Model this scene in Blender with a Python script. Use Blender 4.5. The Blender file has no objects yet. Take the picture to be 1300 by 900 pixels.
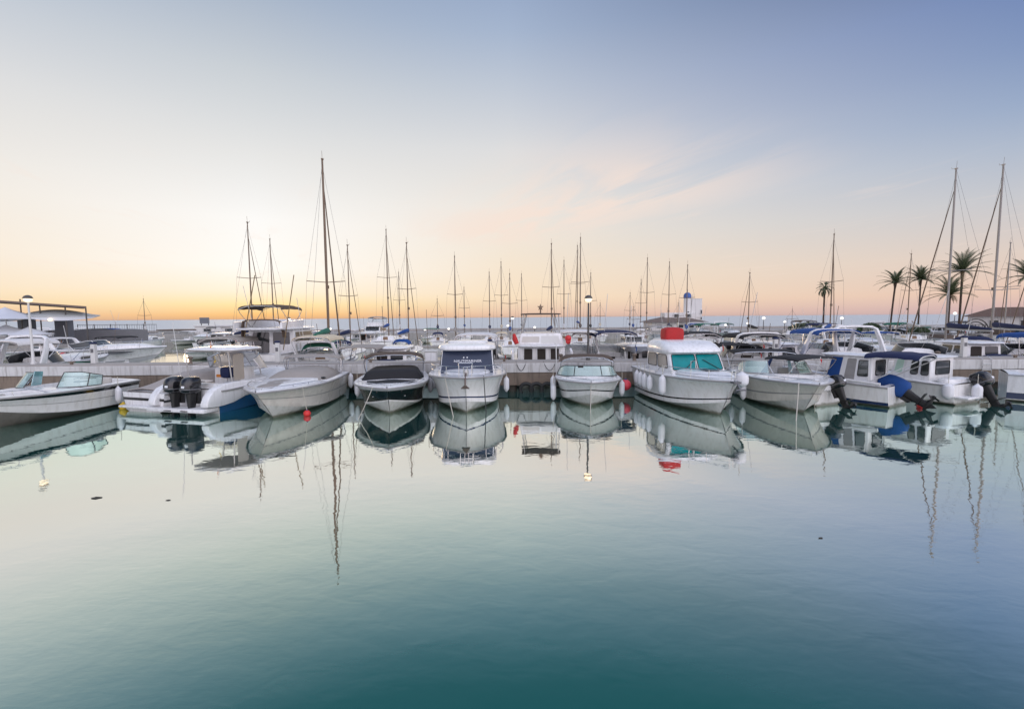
import bpy, bmesh, math, random
from mathutils import Vector, Matrix, noise
R = math.radians
PI = math.pi
random.seed(11)
scn = bpy.context.scene
COL = scn.collection

# ------------------------------------------------------------------ camera, sky, sun, exposure
FOC = 600.0            # focal length in photo pixels (photo 1300 wide)
CAMH = 3.1
PITCH, ROLL = 4.48, 0.42
cd = bpy.data.cameras.new('camera'); cam = bpy.data.objects.new('camera', cd); COL.objects.link(cam)
cd.sensor_width = 36; cd.lens = 36 * FOC / 1300; cd.clip_start = .1; cd.clip_end = 60000
cam.matrix_world = Matrix.Translation((0, 0, CAMH)) @ Matrix.Rotation(R(90 - PITCH), 4, 'X') @ Matrix.Rotation(R(-ROLL), 4, 'Z')
scn.camera = cam
scn.view_settings.view_transform = 'Standard'; scn.view_settings.look = 'None'
scn.view_settings.exposure = 0.0; scn.view_settings.gamma = 1; scn.view_settings.use_curve_mapping = False
try:
    scn.cycles.max_bounces = 8; scn.cycles.transparent_max_bounces = 12
    scn.cycles.caustics_reflective = True; scn.cycles.sample_clamp_indirect = 4.0; scn.cycles.caustics_refractive = False
except Exception: pass

SUN_AZ, SUN_EL = -28.0, 2.0     # degrees right of the view axis, above the horizon
sdir = Vector((math.sin(R(SUN_AZ)) * math.cos(R(SUN_EL)), math.cos(R(SUN_AZ)) * math.cos(R(SUN_EL)), math.sin(R(SUN_EL))))

def lin(c):
    return tuple(((v / 255) / 12.92 if v / 255 <= .04045 else ((v / 255 + .055) / 1.055) ** 2.4) for v in c)

world = bpy.data.worlds.new('World'); scn.world = world; world.use_nodes = True
def build_world():
    nt = world.node_tree; nt.nodes.clear(); N = nt.nodes.new; K = nt.links.new
    tc = N('ShaderNodeTexCoord'); sp = N('ShaderNodeSeparateXYZ'); K(tc.outputs['Generated'], sp.inputs[0])
    def m(op, a, b=None, clamp=False):
        n = N('ShaderNodeMath'); n.operation = op; n.use_clamp = clamp
        for i, v in ((0, a), (1, b)):
            if v is None: continue
            if isinstance(v, (int, float)): n.inputs[i].default_value = v
            else: K(v, n.inputs[i])
        return n.outputs[0]
    X, Y, Z = sp.outputs
    el = m('DIVIDE', m('ARCSINE', Z), PI / 2, True)
    f = m('SQRT', el)
    hyp = m('SQRT', m('ADD', m('MULTIPLY', X, X), m('ADD', m('MULTIPLY', Y, Y), 1e-6)))
    cosd = m('DIVIDE', m('ADD', m('MULTIPLY', X, math.sin(R(SUN_AZ))), m('MULTIPLY', Y, math.cos(R(SUN_AZ)))), hyp)
    dl = m('DIVIDE', m('ARCCOSINE', cosd), PI)        # 0 at the glow, 1 opposite
    def ramp(stops):
        r = N('ShaderNodeValToRGB'); K(f, r.inputs[0]); e = r.color_ramp.elements
        while len(e) > 1: e.remove(e[-1])
        for i, (deg, c) in enumerate(stops):
            p = math.sqrt(deg / 90)
            x = e[0] if i == 0 else e.new(p)
            x.position = p; x.color = (*[v * SKY_GAIN for v in lin(c)], 1)
        return r.outputs[0]
    SKY_GAIN = 1.0
    S = ramp([(0, (206, 160, 128)), (.5, (246, 196, 126)), (1.6, (255, 230, 170)), (3, (255, 243, 220)), (5.5, (255, 253, 248)), (10.4, (251, 250, 248)), (16.8, (230, 230, 229)), (24, (202, 208, 214)), (31, (166, 180, 200)), (38, (138, 158, 186)), (50, (125, 148, 186)), (62, (190, 205, 235)), (90, (205, 218, 245))])
    Mm = ramp([(0, (205, 172, 155)), (.5, (232, 198, 174)), (2.4, (248, 225, 195)), (6.2, (245, 229, 208)), (12.7, (237, 231, 223)), (18.9, (221, 221, 222)), (25.4, (190, 199, 213)), (30, (165, 181, 206)), (34, (149, 167, 198)), (42, (122, 146, 182)), (50, (135, 157, 190)), (62, (190, 205, 235)), (90, (205, 218, 245))])
    Fa = ramp([(0, (196, 172, 176)), (.6, (215, 184, 180)), (1.8, (232, 200, 182)), (5, (224, 207, 196)), (9.5, (200, 201, 206)), (13.4, (176, 187, 205)), (16.5, (155, 172, 200)), (20.6, (133, 153, 191)), (25, (114, 136, 182)), (31, (82, 102, 148)), (38, (66, 88, 130)), (48, (80, 104, 150)), (62, (185, 200, 232)), (90, (205, 218, 245))])  # zenith stops here and above brightened beyond dusk as added overhead fill
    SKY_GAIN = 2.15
    BkFill = ramp([(0, (205, 196, 212)), (8, (228, 216, 226)), (20, (234, 230, 238)), (40, (218, 218, 234)), (60, (190, 198, 224)), (90, (143, 152, 171))])  # unseen sky behind the camera, overbright as added fill for the boats
    def mix(a, b, fac):
        n = N('ShaderNodeMix'); n.data_type = 'RGBA'; K(fac, n.inputs[0]); K(a, n.inputs[6]); K(b, n.inputs[7]); return n.outputs[2]
    def rng(v, a, b, kind='LINEAR'):
        n = N('ShaderNodeMapRange'); n.interpolation_type = kind; n.inputs[1].default_value = a; n.inputs[2].default_value = b
        K(v, n.inputs[0]); return n.outputs[0]
    c = mix(S, Mm, rng(dl, 0, 28 / 180))
    c = mix(c, Fa, rng(dl, 28 / 180, 74 / 180))
    c = mix(c, BkFill, rng(dl, 88 / 180, 135 / 180, 'SMOOTHSTEP'))
    # thin high cloud: a streaky band on a plane overhead
    zz = m('MAXIMUM', Z, .04); xx = m('DIVIDE', X, zz); yy = m('DIVIDE', Y, zz)
    dd = m('ADD', m('ADD', m('MULTIPLY', xx, .864), m('MULTIPLY', yy, .505)), -2.72)
    ss = m('ADD', m('MULTIPLY', xx, .505), m('MULTIPLY', yy, -.864))
    cx = N('ShaderNodeCombineXYZ'); K(m('MULTIPLY', m('ADD', ss, m('MULTIPLY', dd, -.45)), .42), cx.inputs[0]); K(m('MULTIPLY', m('ADD', dd, m('MULTIPLY', ss, .16)), 1.5), cx.inputs[1])
    nz = N('ShaderNodeTexNoise'); K(cx.outputs[0], nz.inputs['Vector']); nz.inputs['Scale'].default_value = 1.5; nz.inputs['Detail'].default_value = 7; nz.inputs['Roughness'].default_value = .55; nz.inputs['Distortion'].default_value = .6
    cl = rng(nz.outputs['Fac'], .34, .60, 'SMOOTHSTEP')
    near = rng(m('ABSOLUTE', dd), 1.5, .0, 'SMOOTHSTEP')
    al = m('MULTIPLY', rng(ss, -6.6, -4.8, 'SMOOTHSTEP'), rng(ss, -1.3, -2.9, 'SMOOTHSTEP'))
    main = m('MULTIPLY', m('MULTIPLY', cl, near), m('MULTIPLY', al, .72))
    # a few faint wisps elsewhere, low down
    wis = m('MULTIPLY', m('MULTIPLY', rng(nz.outputs['Fac'], .55, .75, 'SMOOTHSTEP'), m('MULTIPLY', rng(Z, .03, .09, 'SMOOTHSTEP'), rng(Z, .30, .18, 'SMOOTHSTEP'))), .22)
    cl = m('MAXIMUM', main, wis)
    cc = N('ShaderNodeRGB'); cc.outputs[0].default_value = (*lin((249, 226, 212)), 1)
    c = mix(c, cc.outputs[0], cl)
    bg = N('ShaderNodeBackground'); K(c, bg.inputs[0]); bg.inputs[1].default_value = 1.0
    sky = N('ShaderNodeTexSky'); sky.sky_type = 'NISHITA'; sky.sun_disc = False
    sky.sun_elevation = R(SUN_EL); sky.sun_rotation = R(SUN_AZ)
    bg2 = N('ShaderNodeBackground'); K(sky.outputs[0], bg2.inputs[0]); bg2.inputs[1].default_value = .002
    ad = N('ShaderNodeAddShader'); K(bg.outputs[0], ad.inputs[0]); K(bg2.outputs[0], ad.inputs[1])
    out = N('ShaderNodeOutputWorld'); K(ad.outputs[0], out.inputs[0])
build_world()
sl = bpy.data.lights.new('sun', 'SUN'); sl.energy = .6; sl.angle = R(14); sl.color = (1, .72, .45)
so = bpy.data.objects.new('sun', sl); COL.objects.link(so); so.rotation_euler = (-sdir).to_track_quat('-Z', 'Y').to_euler()

# ------------------------------------------------------------------ materials
MATS = {}
def mat(name, col, rough=.5, var=.12, scale=3.0, metal=0.0, bump=0.0, bscale=None, grime=0.0, gcol=(.20, .17, .12), stretch=(1, 1, 1), coat=0.0, scum=0.0):
    m = bpy.data.materials.new(name); m.use_nodes = True; nt = m.node_tree; N = nt.nodes.new; K = nt.links.new
    b = nt.nodes['Principled BSDF']; b.inputs['Roughness'].default_value = rough; b.inputs['Metallic'].default_value = metal
    if coat: b.inputs['Coat Weight'].default_value = coat; b.inputs['Coat Roughness'].default_value = .08
    tc = N('ShaderNodeTexCoord'); mp = N('ShaderNodeMapping'); mp.inputs['Scale'].default_value = stretch; K(tc.outputs['Object'], mp.inputs[0])
    nz = N('ShaderNodeTexNoise'); nz.inputs['Scale'].default_value = scale; nz.inputs['Detail'].default_value = 5; K(mp.outputs[0], nz.inputs['Vector'])
    mx = N('ShaderNodeMix'); mx.data_type = 'RGBA'; K(nz.outputs['Fac'], mx.inputs[0])
    mx.inputs[6].default_value = (*[max(0, c * (1 - var)) for c in col], 1); mx.inputs[7].default_value = (*[min(1, c * (1 + var)) for c in col], 1)
    outc = mx.outputs[2]
    if grime:
        m2 = N('ShaderNodeMapping'); m2.inputs['Scale'].default_value = (7, 7, .9); K(tc.outputs['Object'], m2.inputs[0])
        n2 = N('ShaderNodeTexNoise'); n2.inputs['Scale'].default_value = 1.3; n2.inputs['Detail'].default_value = 6; K(m2.outputs[0], n2.inputs['Vector'])
        rg = N('ShaderNodeMapRange'); rg.inputs[1].default_value = .48; rg.inputs[2].default_value = .75; rg.inputs[4].default_value = grime; K(n2.outputs['Fac'], rg.inputs[0])
        g = N('ShaderNodeMix'); g.data_type = 'RGBA'; K(rg.outputs[0], g.inputs[0]); K(outc, g.inputs[6]); g.inputs[7].default_value = (*gcol, 1); outc = g.outputs[2]
    if scum:
        sx = N('ShaderNodeSeparateXYZ'); K(tc.outputs['Object'], sx.inputs[0])
        n4 = N('ShaderNodeTexNoise'); n4.inputs['Scale'].default_value = 6; n4.inputs['Detail'].default_value = 4; K(tc.outputs['Object'], n4.inputs['Vector'])
        hz = N('ShaderNodeMath'); hz.operation = 'MULTIPLY_ADD'; K(n4.outputs['Fac'], hz.inputs[0]); hz.inputs[1].default_value = -.14; K(sx.outputs[2], hz.inputs[2])
        r4 = N('ShaderNodeMapRange'); r4.inputs[1].default_value = -.02; r4.inputs[2].default_value = .05; r4.inputs[3].default_value = scum; r4.inputs[4].default_value = 0; K(hz.outputs[0], r4.inputs[0])
        g = N('ShaderNodeMix'); g.data_type = 'RGBA'; K(r4.outputs[0], g.inputs[0]); K(outc, g.inputs[6]); g.inputs[7].default_value = (.13, .13, .07, 1); outc = g.outputs[2]
    K(outc, b.inputs['Base Color'])
    rr = N('ShaderNodeMapRange'); rr.inputs[3].default_value = max(.02, rough - .08); rr.inputs[4].default_value = min(1, rough + .1); K(nz.outputs['Fac'], rr.inputs[0]); K(rr.outputs[0], b.inputs['Roughness'])
    if bump:
        n3 = N('ShaderNodeTexNoise'); n3.inputs['Scale'].default_value = bscale or scale * 3; n3.inputs['Detail'].default_value = 4; K(mp.outputs[0], n3.inputs['Vector'])
        bp = N('ShaderNodeBump'); bp.inputs['Strength'].default_value = bump; bp.inputs['Distance'].default_value = .03; K(n3.outputs['Fac'], bp.inputs['Height']); K(bp.outputs[0], b.inputs['Normal'])
    MATS[name] = m; return m

def glass(name, tint, refl=.25, rough=.03, body=None, bodyf=0.0):
    m = bpy.data.materials.new(name); m.use_nodes = True; nt = m.node_tree; N = nt.nodes.new; K = nt.links.new
    nt.nodes.remove(nt.nodes['Principled BSDF']); out = nt.nodes['Material Output']
    t = N('ShaderNodeBsdfTransparent'); t.inputs[0].default_value = (*tint, 1)
    g = N('ShaderNodeBsdfGlossy'); g.inputs['Roughness'].default_value = rough; g.inputs[0].default_value = (.95, .95, .95, 1)
    base = t.outputs[0]
    if body:
        d = N('ShaderNodeBsdfDiffuse'); d.inputs[0].default_value = (*body, 1)
        a = N('ShaderNodeMixShader'); a.inputs[0].default_value = bodyf; K(base, a.inputs[1]); K(d.outputs[0], a.inputs[2]); base = a.outputs[0]
    fr = N('ShaderNodeFresnel'); fr.inputs[0].default_value = 1.5
    mm = N('ShaderNodeMath'); mm.operation = 'ADD'; mm.use_clamp = True; K(fr.outputs[0], mm.inputs[0]); mm.inputs[1].default_value = refl
    x = N('ShaderNodeMixShader'); K(mm.outputs[0], x.inputs[0]); K(base, x.inputs[1]); K(g.outputs[0], x.inputs[2]); K(x.outputs[0], out.inputs[0])
    MATS[name] = m; return m

def lamp_mat(name, col, st):
    m = bpy.data.materials.new(name); m.use_nodes = True; b = m.node_tree.nodes['Principled BSDF']
    b.inputs['Base Color'].default_value = (.8, .8, .75, 1); b.inputs['Emission Color'].default_value = (*col, 1); b.inputs['Emission Strength'].default_value = st
    MATS[name] = m; return m

mat('gelcoat', (.80, .80, .80), .24, .06, 1.5, grime=.26, coat=.3)
mat('hull_white', (.80, .79, .765), .18, .06, 1.2, grime=.32, gcol=(.44, .40, .32), coat=.3, scum=.75)
mat('hull_cream', (.72, .68, .61), .28, .06, 1.2, grime=.25, gcol=(.4, .36, .29), coat=.3, scum=.75)
mat('hull_grey', (.42, .43, .44), .35, .08, 1.2, grime=.2, coat=.2)
mat('hull_black', (.012, .012, .014), .15, .2, 1.0, coat=.5)
mat('hull_navy', (.012, .025, .08), .2, .15, 1.0, coat=.4)
mat('hull_blue', (.01, .10, .26), .3, .2, 1.0, grime=.25, gcol=(.05, .09, .1), coat=.3)
mat('antifoul', (.16, .15, .13), .7, .3, 2.5, grime=.4, gcol=(.07, .08, .05))
mat('bottom_white', (.60, .60, .56), .5, .1, 2, grime=.40, gcol=(.22, .23, .14), scum=.75)
mat('rubber', (.02, .02, .02), .6, .3, 5)
mat('rub_grey', (.30, .29, .28), .6, .2, 5)
mat('steel', (.62, .62, .62), .25, .1, 3, metal=.9)
mat('alu', (.50, .49, .47), .42, .12, 3, metal=.6)
mat('mast_alu', (.27, .25, .23), .42, .15, 2, metal=.4)
mat('mast_dark', (.17, .115, .075), .5, .2, 2, metal=.1)
mat('wire', (.20, .19, .18), .5, .1, 2, metal=.5)
mat('cover_beige', (.33, .30, .27), .9, .10, 2.5, bump=.5, bscale=5, grime=.15)
mat('cover_sand', (.40, .36, .33), .9, .10, 2.2, bump=.5, bscale=4, grime=.22)
mat('cover_black', (.016, .016, .018), .85, .25, 3, bump=.4, bscale=6)
mat('cover_grey', (.20, .20, .21), .9, .15, 3, bump=.4, bscale=6)
mat('canvas_navy', (.010, .018, .065), .85, .25, 3, bump=.35, bscale=6)
mat('canvas_blue', (.008, .06, .24), .8, .25, 3, bump=.4, bscale=6)
mat('canvas_green', (.02, .14, .09), .85, .25, 3, bump=.4, bscale=6)
mat('canvas_white', (.72, .70, .68), .85, .08, 3, bump=.4, bscale=6, grime=.15)
mat('canvas_cream', (.62, .53, .38), .85, .1, 3, bump=.4, bscale=6)
mat('canvas_brown', (.10, .07, .05), .85, .2, 3, bump=.4, bscale=6)
mat('canvas_yellow', (.62, .45, .05), .85, .15, 3, bump=.4, bscale=6)
mat('canvas_red', (.42, .02, .02), .75, .2, 3, bump=.3, bscale=6)
mat('seat_vinyl', (.55, .52, .48), .6, .12, 3)
mat('black_gloss', (.014, .014, .016), .18, .3, 3, coat=.5)
mat('black_matt', (.012, .012, .012), .5, .3, 4)
mat('motor_grey', (.12, .12, .13), .4, .2, 4)
mat('fender', (.74, .74, .76), .45, .08, 5, grime=.3)
mat('fender_blue', (.02, .05, .16), .5, .1, 5)
mat('buoy_red', (.62, .03, .03), .4, .15, 5)
mat('buoy_pink', (.72, .06, .09), .4, .12, 5)
mat('buoy_yellow', (.7, .45, .02), .45, .15, 5)
mat('rope', (.50, .47, .40), .9, .2, 20)
mat('rope_dark', (.06, .06, .06), .9, .2, 20)
mat('teak', (.22, .13, .07), .6, .3, 6, stretch=(1, 8, 1))
mat('dark_interior', (.03, .022, .017), .7, .3, 3)
mat('concrete', (.60, .59, .58), .8, .16, 1.3, bump=.3, bscale=14, grime=.55, gcol=(.22, .20, .17))
mat('pier_deck', (.36, .33, .30), .85, .15, 1.0, bump=.3, bscale=18)
mat('pier_beam', (.20, .155, .12), .85, .35, 1.4, bump=.6, bscale=9, grime=.6, gcol=(.035, .035, .028), stretch=(.4, 1, 1))
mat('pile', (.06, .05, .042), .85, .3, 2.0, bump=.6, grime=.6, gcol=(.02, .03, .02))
mat('quay_stone', (.38, .36, .34), .85, .2, .6, bump=.4, bscale=6, grime=.4, gcol=(.1, .09, .08))
mat('plaster', (.72, .70, .68), .85, .07, .8, grime=.12, gcol=(.4, .36, .3))
mat('plaster_blue', (.06, .12, .34), .6, .2, 2)
mat('roof_tile', (.14, .085, .06), .8, .3, 2.0, bump=.6, bscale=12, stretch=(4, 1, 1))
mat('tile_brown', (.16, .12, .10), .8, .2, 2)
mat('dark_window', (.03, .035, .04), .12, .3, 2)
mat('board_dark', (.16, .17, .19), .7, .15, 2)
mat('post_white', (.62, .62, .60), .45, .08, 2)
mat('post_dark', (.07, .065, .06), .5, .2, 2)
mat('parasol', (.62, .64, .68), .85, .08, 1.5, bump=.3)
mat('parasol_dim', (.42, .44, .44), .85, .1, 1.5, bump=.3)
mat('bark', (.075, .05, .036), .9, .35, 3, bump=1, bscale=14, stretch=(1, 1, 5))
mat('frond', (.08, .10, .045), .6, .4, 2.5)
mat('frond_dry', (.20, .14, .07), .8, .3, 2.5)
mat('leaf', (.05, .08, .025), .6, .45, 2.0)
mat('leaf_grey', (.07, .09, .04), .6, .4, 2.0)
mat('print_white', (.78, .80, .82), .6, .05, 3)
mat('flag_orange', (.62, .20, .05), .8, .2, 3)
mat('flag_red', (.5, .03, .03), .8, .2, 3)
mat('flag_yellow', (.70, .50, .05), .8, .2, 3)
mat('orange_plastic', (.65, .22, .02), .5, .2, 3)
mat('pale_green', (.45, .62, .50), .5, .15, 3)
mat('teal_glass', (.0, .20, .21), .14, .55, 2.2)
MATS['teal_glass'].node_tree.nodes['Principled BSDF'].inputs['Specular IOR Level'].default_value = .25
mat('blue_vinyl', (.018, .028, .060), .35, .3, 1.5, bump=.15, bscale=4)
mat('dark_glass', (.025, .03, .033), .06, .35, 1.5, coat=.4)
mat('skin', (.45, .27, .2), .6, .1, 4)
glass('clear_screen', (.80, .95, .88), .16, body=(.55, .80, .68), bodyf=.35)
glass('cyan_screen', (.55, .90, .90), .14, body=(.28, .68, .72), bodyf=.5)
glass('smoke_glass', (.35, .38, .36), .12)
glass('clear_vinyl', (.90, .86, .78), .10, rough=.12, body=(.75, .66, .54), bodyf=.45)
lamp_mat('lamp_warm', (1, .74, .44), 1.1)
lamp_mat('lamp_white', (1, .90, .78), 1.6)

# ------------------------------------------------------------------ geometry helpers
def lerp(a, b, t): return a + (b - a) * t
def sstep(a, b, x):
    t = max(0, min(1, (x - a) / (b - a))); return t * t * (3 - 2 * t)
def PXZ(px, py, Y):
    """point on the vertical plane at distance Y seen at a photo pixel"""
    d = cam.matrix_world.to_3x3() @ Vector((px - 650, 450 - py, -FOC)); k = Y / d.y
    return Vector((d.x * k, Y, CAMH + d.z * k))
def PROJ(p):
    q = cam.matrix_world.inverted() @ Vector(p); return 650 - q.x / q.z * FOC, 450 + q.y / q.z * FOC
def PX(px, Z): return (px - 650) / FOC * Z          # world x of a photo column at distance Z
def hor(px): return 403.0 - .0073 * (px - 650)      # photo row of the horizon
def PZ(px, py, Z): return CAMH - (py - hor(px)) * Z / FOC   # height of a photo row at distance Z

class MB:
    """Collects shapes; build() links them as ONE mesh object."""
    def __init__(s): s.v = []; s.f = []; s.m = []
    def add(s, vs, fs, mi=0):
        o = len(s.v); s.v += [tuple(p) for p in vs]
        for f in fs: s.f.append(tuple(i + o for i in f)); s.m.append(mi)
        return s
    def box(s, c, d, mi=0, rz=0, taper=1.0):
        x, y, z = c; a, b, h = d[0] / 2, d[1] / 2, d[2] / 2; co, si = math.cos(rz), math.sin(rz); vs = []
        for k, t in ((-h, 1.0), (h, taper)):
            for i, j in ((-a, -b), (a, -b), (a, b), (-a, b)):
                vs.append((x + (i * co - j * si) * t, y + (i * si + j * co) * t, z + k))
        return s.add(vs, [(3, 2, 1, 0), (4, 5, 6, 7), (0, 1, 5, 4), (1, 2, 6, 5), (2, 3, 7, 6), (3, 0, 4, 7)], mi)
    def tube(s, pts, r, n=6, mi=0, cap=True):
        pts = [Vector(p) for p in pts]; rs = r if isinstance(r, (list, tuple)) else [r] * len(pts)
        rings = []; prev = None
        for i, p in enumerate(pts):
            d = (pts[min(i + 1, len(pts) - 1)] - pts[max(i - 1, 0)])
            d = d.normalized() if d.length > 1e-9 else Vector((0, 0, 1))
            if prev is None:
                u = d.cross(Vector((0, 0, 1)) if abs(d.z) < .9 else Vector((1, 0, 0))).normalized()
            else:
                u = (prev - d * prev.dot(d)); u = u.normalized() if u.length > 1e-6 else d.orthogonal().normalized()
            prev = u; w = d.cross(u)
            rings.append([p + (u * math.cos(2 * PI * k / n) + w * math.sin(2 * PI * k / n)) * rs[i] for k in range(n)])
        return s.loft(rings, True, cap, mi)
    def loft(s, rings, closed=True, cap=False, mi=0):
        n = len(rings[0]); vs = [p for r in rings for p in r]; fs = []; ms = []
        for i in range(len(rings) - 1):
            for k in range(n if closed else n - 1):
                k2 = (k + 1) % n
                fs.append((i * n + k, i * n + k2, (i + 1) * n + k2, (i + 1) * n + k)); ms.append(mi(k) if callable(mi) else mi)
        o = len(s.v); s.v += [tuple(p) for p in vs]
        for f, q in zip(fs, ms): s.f.append(tuple(i + o for i in f)); s.m.append(q)
        if cap:
            q = 0 if callable(mi) else mi
            s.f.append(tuple(o + k for k in reversed(range(n)))); s.m.append(q)
            s.f.append(tuple(o + (len(rings) - 1) * n + k for k in range(n))); s.m.append(q)
        return s
    def lathe(s, prof, n=12, c=(0, 0, 0), mi=0, axis='z'):
        rings = []
        for r, z in prof:
            ring = []
            for k in range(n):
                a = 2 * PI * k / n; p = (r * math.cos(a), r * math.sin(a), z)
                if axis == 'x': p = (z, p[0], p[1])
                ring.append((p[0] + c[0], p[1] + c[1], p[2] + c[2]))
            rings.append(ring)
        return s.loft(rings, True, True, mi)
    def ball(s, c, r, n=14, mi=0, sz=1.0):
        return s.lathe([(max(.002, r * math.sin(PI * i / 10)), -r * sz * math.cos(PI * i / 10)) for i in range(11)], n, c, mi)
    def slab(s, c, lx, ly, h, camber=.05, e=5.0, n=36, mi=0, edge=.96):
        def ring(q, z):
            out = []
            for k in range(n):
                a = 2 * PI * k / n; ca, sa = math.cos(a), math.sin(a)
                out.append((c[0] + q * lx / 2 * math.copysign(abs(ca) ** (2 / e), ca), c[1] + q * ly / 2 * math.copysign(abs(sa) ** (2 / e), sa), c[2] + z))
            return out
        return s.loft([ring(.9, 0), ring(edge, 0), ring(1, h * .3), ring(1, h * .65), ring(edge, h), ring(.6, h + camber * .8), ring(.25, h + camber), ring(.03, h + camber)], True, True, mi)
    def sheet(s, rows, th, mi=0):
        """a grid of points given a thickness downward"""
        n = len(rows[0]); m = len(rows)
        top = [Vector(p) for r in rows for p in r]; bot = [p - Vector((0, 0, th)) for p in top]; o = m * n; fs = []
        for i in range(m - 1):
            for k in range(n - 1):
                a = i * n + k; fs.append((a, a + 1, a + n + 1, a + n)); fs.append((o + a + n, o + a + n + 1, o + a + 1, o + a))
        edge = [k for k in range(n)] + [i * n + n - 1 for i in range(1, m)] + [(m - 1) * n + k for k in range(n - 2, -1, -1)] + [i * n for i in range(m - 2, 0, -1)]
        for j in range(len(edge)):
            a, b = edge[j], edge[(j + 1) % len(edge)]; fs.append((b, a, a + o, b + o))
        return s.add(top + bot, fs, mi)
    def panel(s, q, off=.012, th=.02, rad=.12, mi=0, n=4, frame=None):
        """rounded panel on the quad q (bottom-left, bottom-right, top-right, top-left), standing proud of it"""
        q = [Vector(p) for p in q]
        nr = (q[1] - q[0]).cross(q[3] - q[0]).normalized()
        w = ((q[1] - q[0]).length + (q[2] - q[3]).length) / 2; h = ((q[3] - q[0]).length + (q[2] - q[1]).length) / 2
        ru, rv = min(.45, rad / max(w, .01)), min(.45, rad / max(h, .01))
        def P(u, v): return q[0] * (1 - u) * (1 - v) + q[1] * u * (1 - v) + q[2] * u * v + q[3] * (1 - u) * v
        uv = []
        for cu, cv, a0 in ((1 - ru, rv, -90), (1 - ru, 1 - rv, 0), (ru, 1 - rv, 90), (ru, rv, 180)):
            for k in range(n + 1):
                a = R(a0 + 90 * k / n); uv.append((cu + ru * math.cos(a), cv + rv * math.sin(a)))
        out = [P(u, v) + nr * off for u, v in uv]
        if frame is not None:
            s.tube(out + [out[0], out[1]], frame, 5, mi, False); return s
        back = [p - nr * th for p in out]
        return s.loft([back, out], True, True, mi)
    def build(s, name, mats, parent=None, smooth=40, bevel=0, segs=2, loc=None):
        me = bpy.data.meshes.new(name); me.from_pydata(s.v, [], s.f)
        for m in (mats if isinstance(mats, (list, tuple)) else [mats]): me.materials.append(MATS[m] if isinstance(m, str) else m)
        me.polygons.foreach_set('material_index', s.m)
        bm = bmesh.new(); bm.from_mesh(me); bmesh.ops.recalc_face_normals(bm, faces=bm.faces)
        if bevel:
            ed = [e for e in bm.edges if len(e.link_faces) == 2 and e.calc_face_angle(0) > R(30)]
            bmesh.ops.bevel(bm, geom=ed, offset=bevel, segments=segs, affect='EDGES', profile=.5, clamp_overlap=True)
        bm.to_mesh(me); bm.free()
        if smooth:
            me.polygons.foreach_set('use_smooth', [True] * len(me.polygons)); me.set_sharp_from_angle(angle=R(smooth))
        o = bpy.data.objects.new(name, me); COL.objects.link(o)
        if parent: o.parent = parent
        if loc: o.location = loc
        return o

LABELS = {}
def tag(o, label, cat, group=None):
    o['label'] = label; o['category'] = cat
    if group: o['group'] = group
    LABELS.setdefault(label, []).append(o.name); return o
def struct(o, kind='structure'): o['kind'] = kind; return o
def empty(name, loc=(0, 0, 0), rz=0):
    o = bpy.data.objects.new(name, None); o.empty_display_size = .2; COL.objects.link(o); o.location = loc; o.rotation_euler = (0, 0, rz); return o
def copy_tree(o, parent=None):
    c = o.copy(); COL.objects.link(c)
    if parent: c.parent = parent
    for ch in list(o.children): copy_tree(ch, c)
    return c
def text(name, s, size, mat_, parent, mtx, ext=.002):
    cu = bpy.data.curves.new(name, 'FONT'); cu.body = s; cu.size = size; cu.extrude = ext; cu.align_x = 'CENTER'; cu.align_y = 'CENTER'
    t = bpy.data.objects.new(name, cu); COL.objects.link(t); bpy.context.view_layer.update()
    me = bpy.data.meshes.new_from_object(t.evaluated_get(bpy.context.evaluated_depsgraph_get())); bpy.data.objects.remove(t)
    me.name = name; me.materials.clear(); me.materials.append(MATS[mat_])
    o = bpy.data.objects.new(name, me); COL.objects.link(o); o.parent = parent; o.matrix_local = mtx; return o

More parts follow.
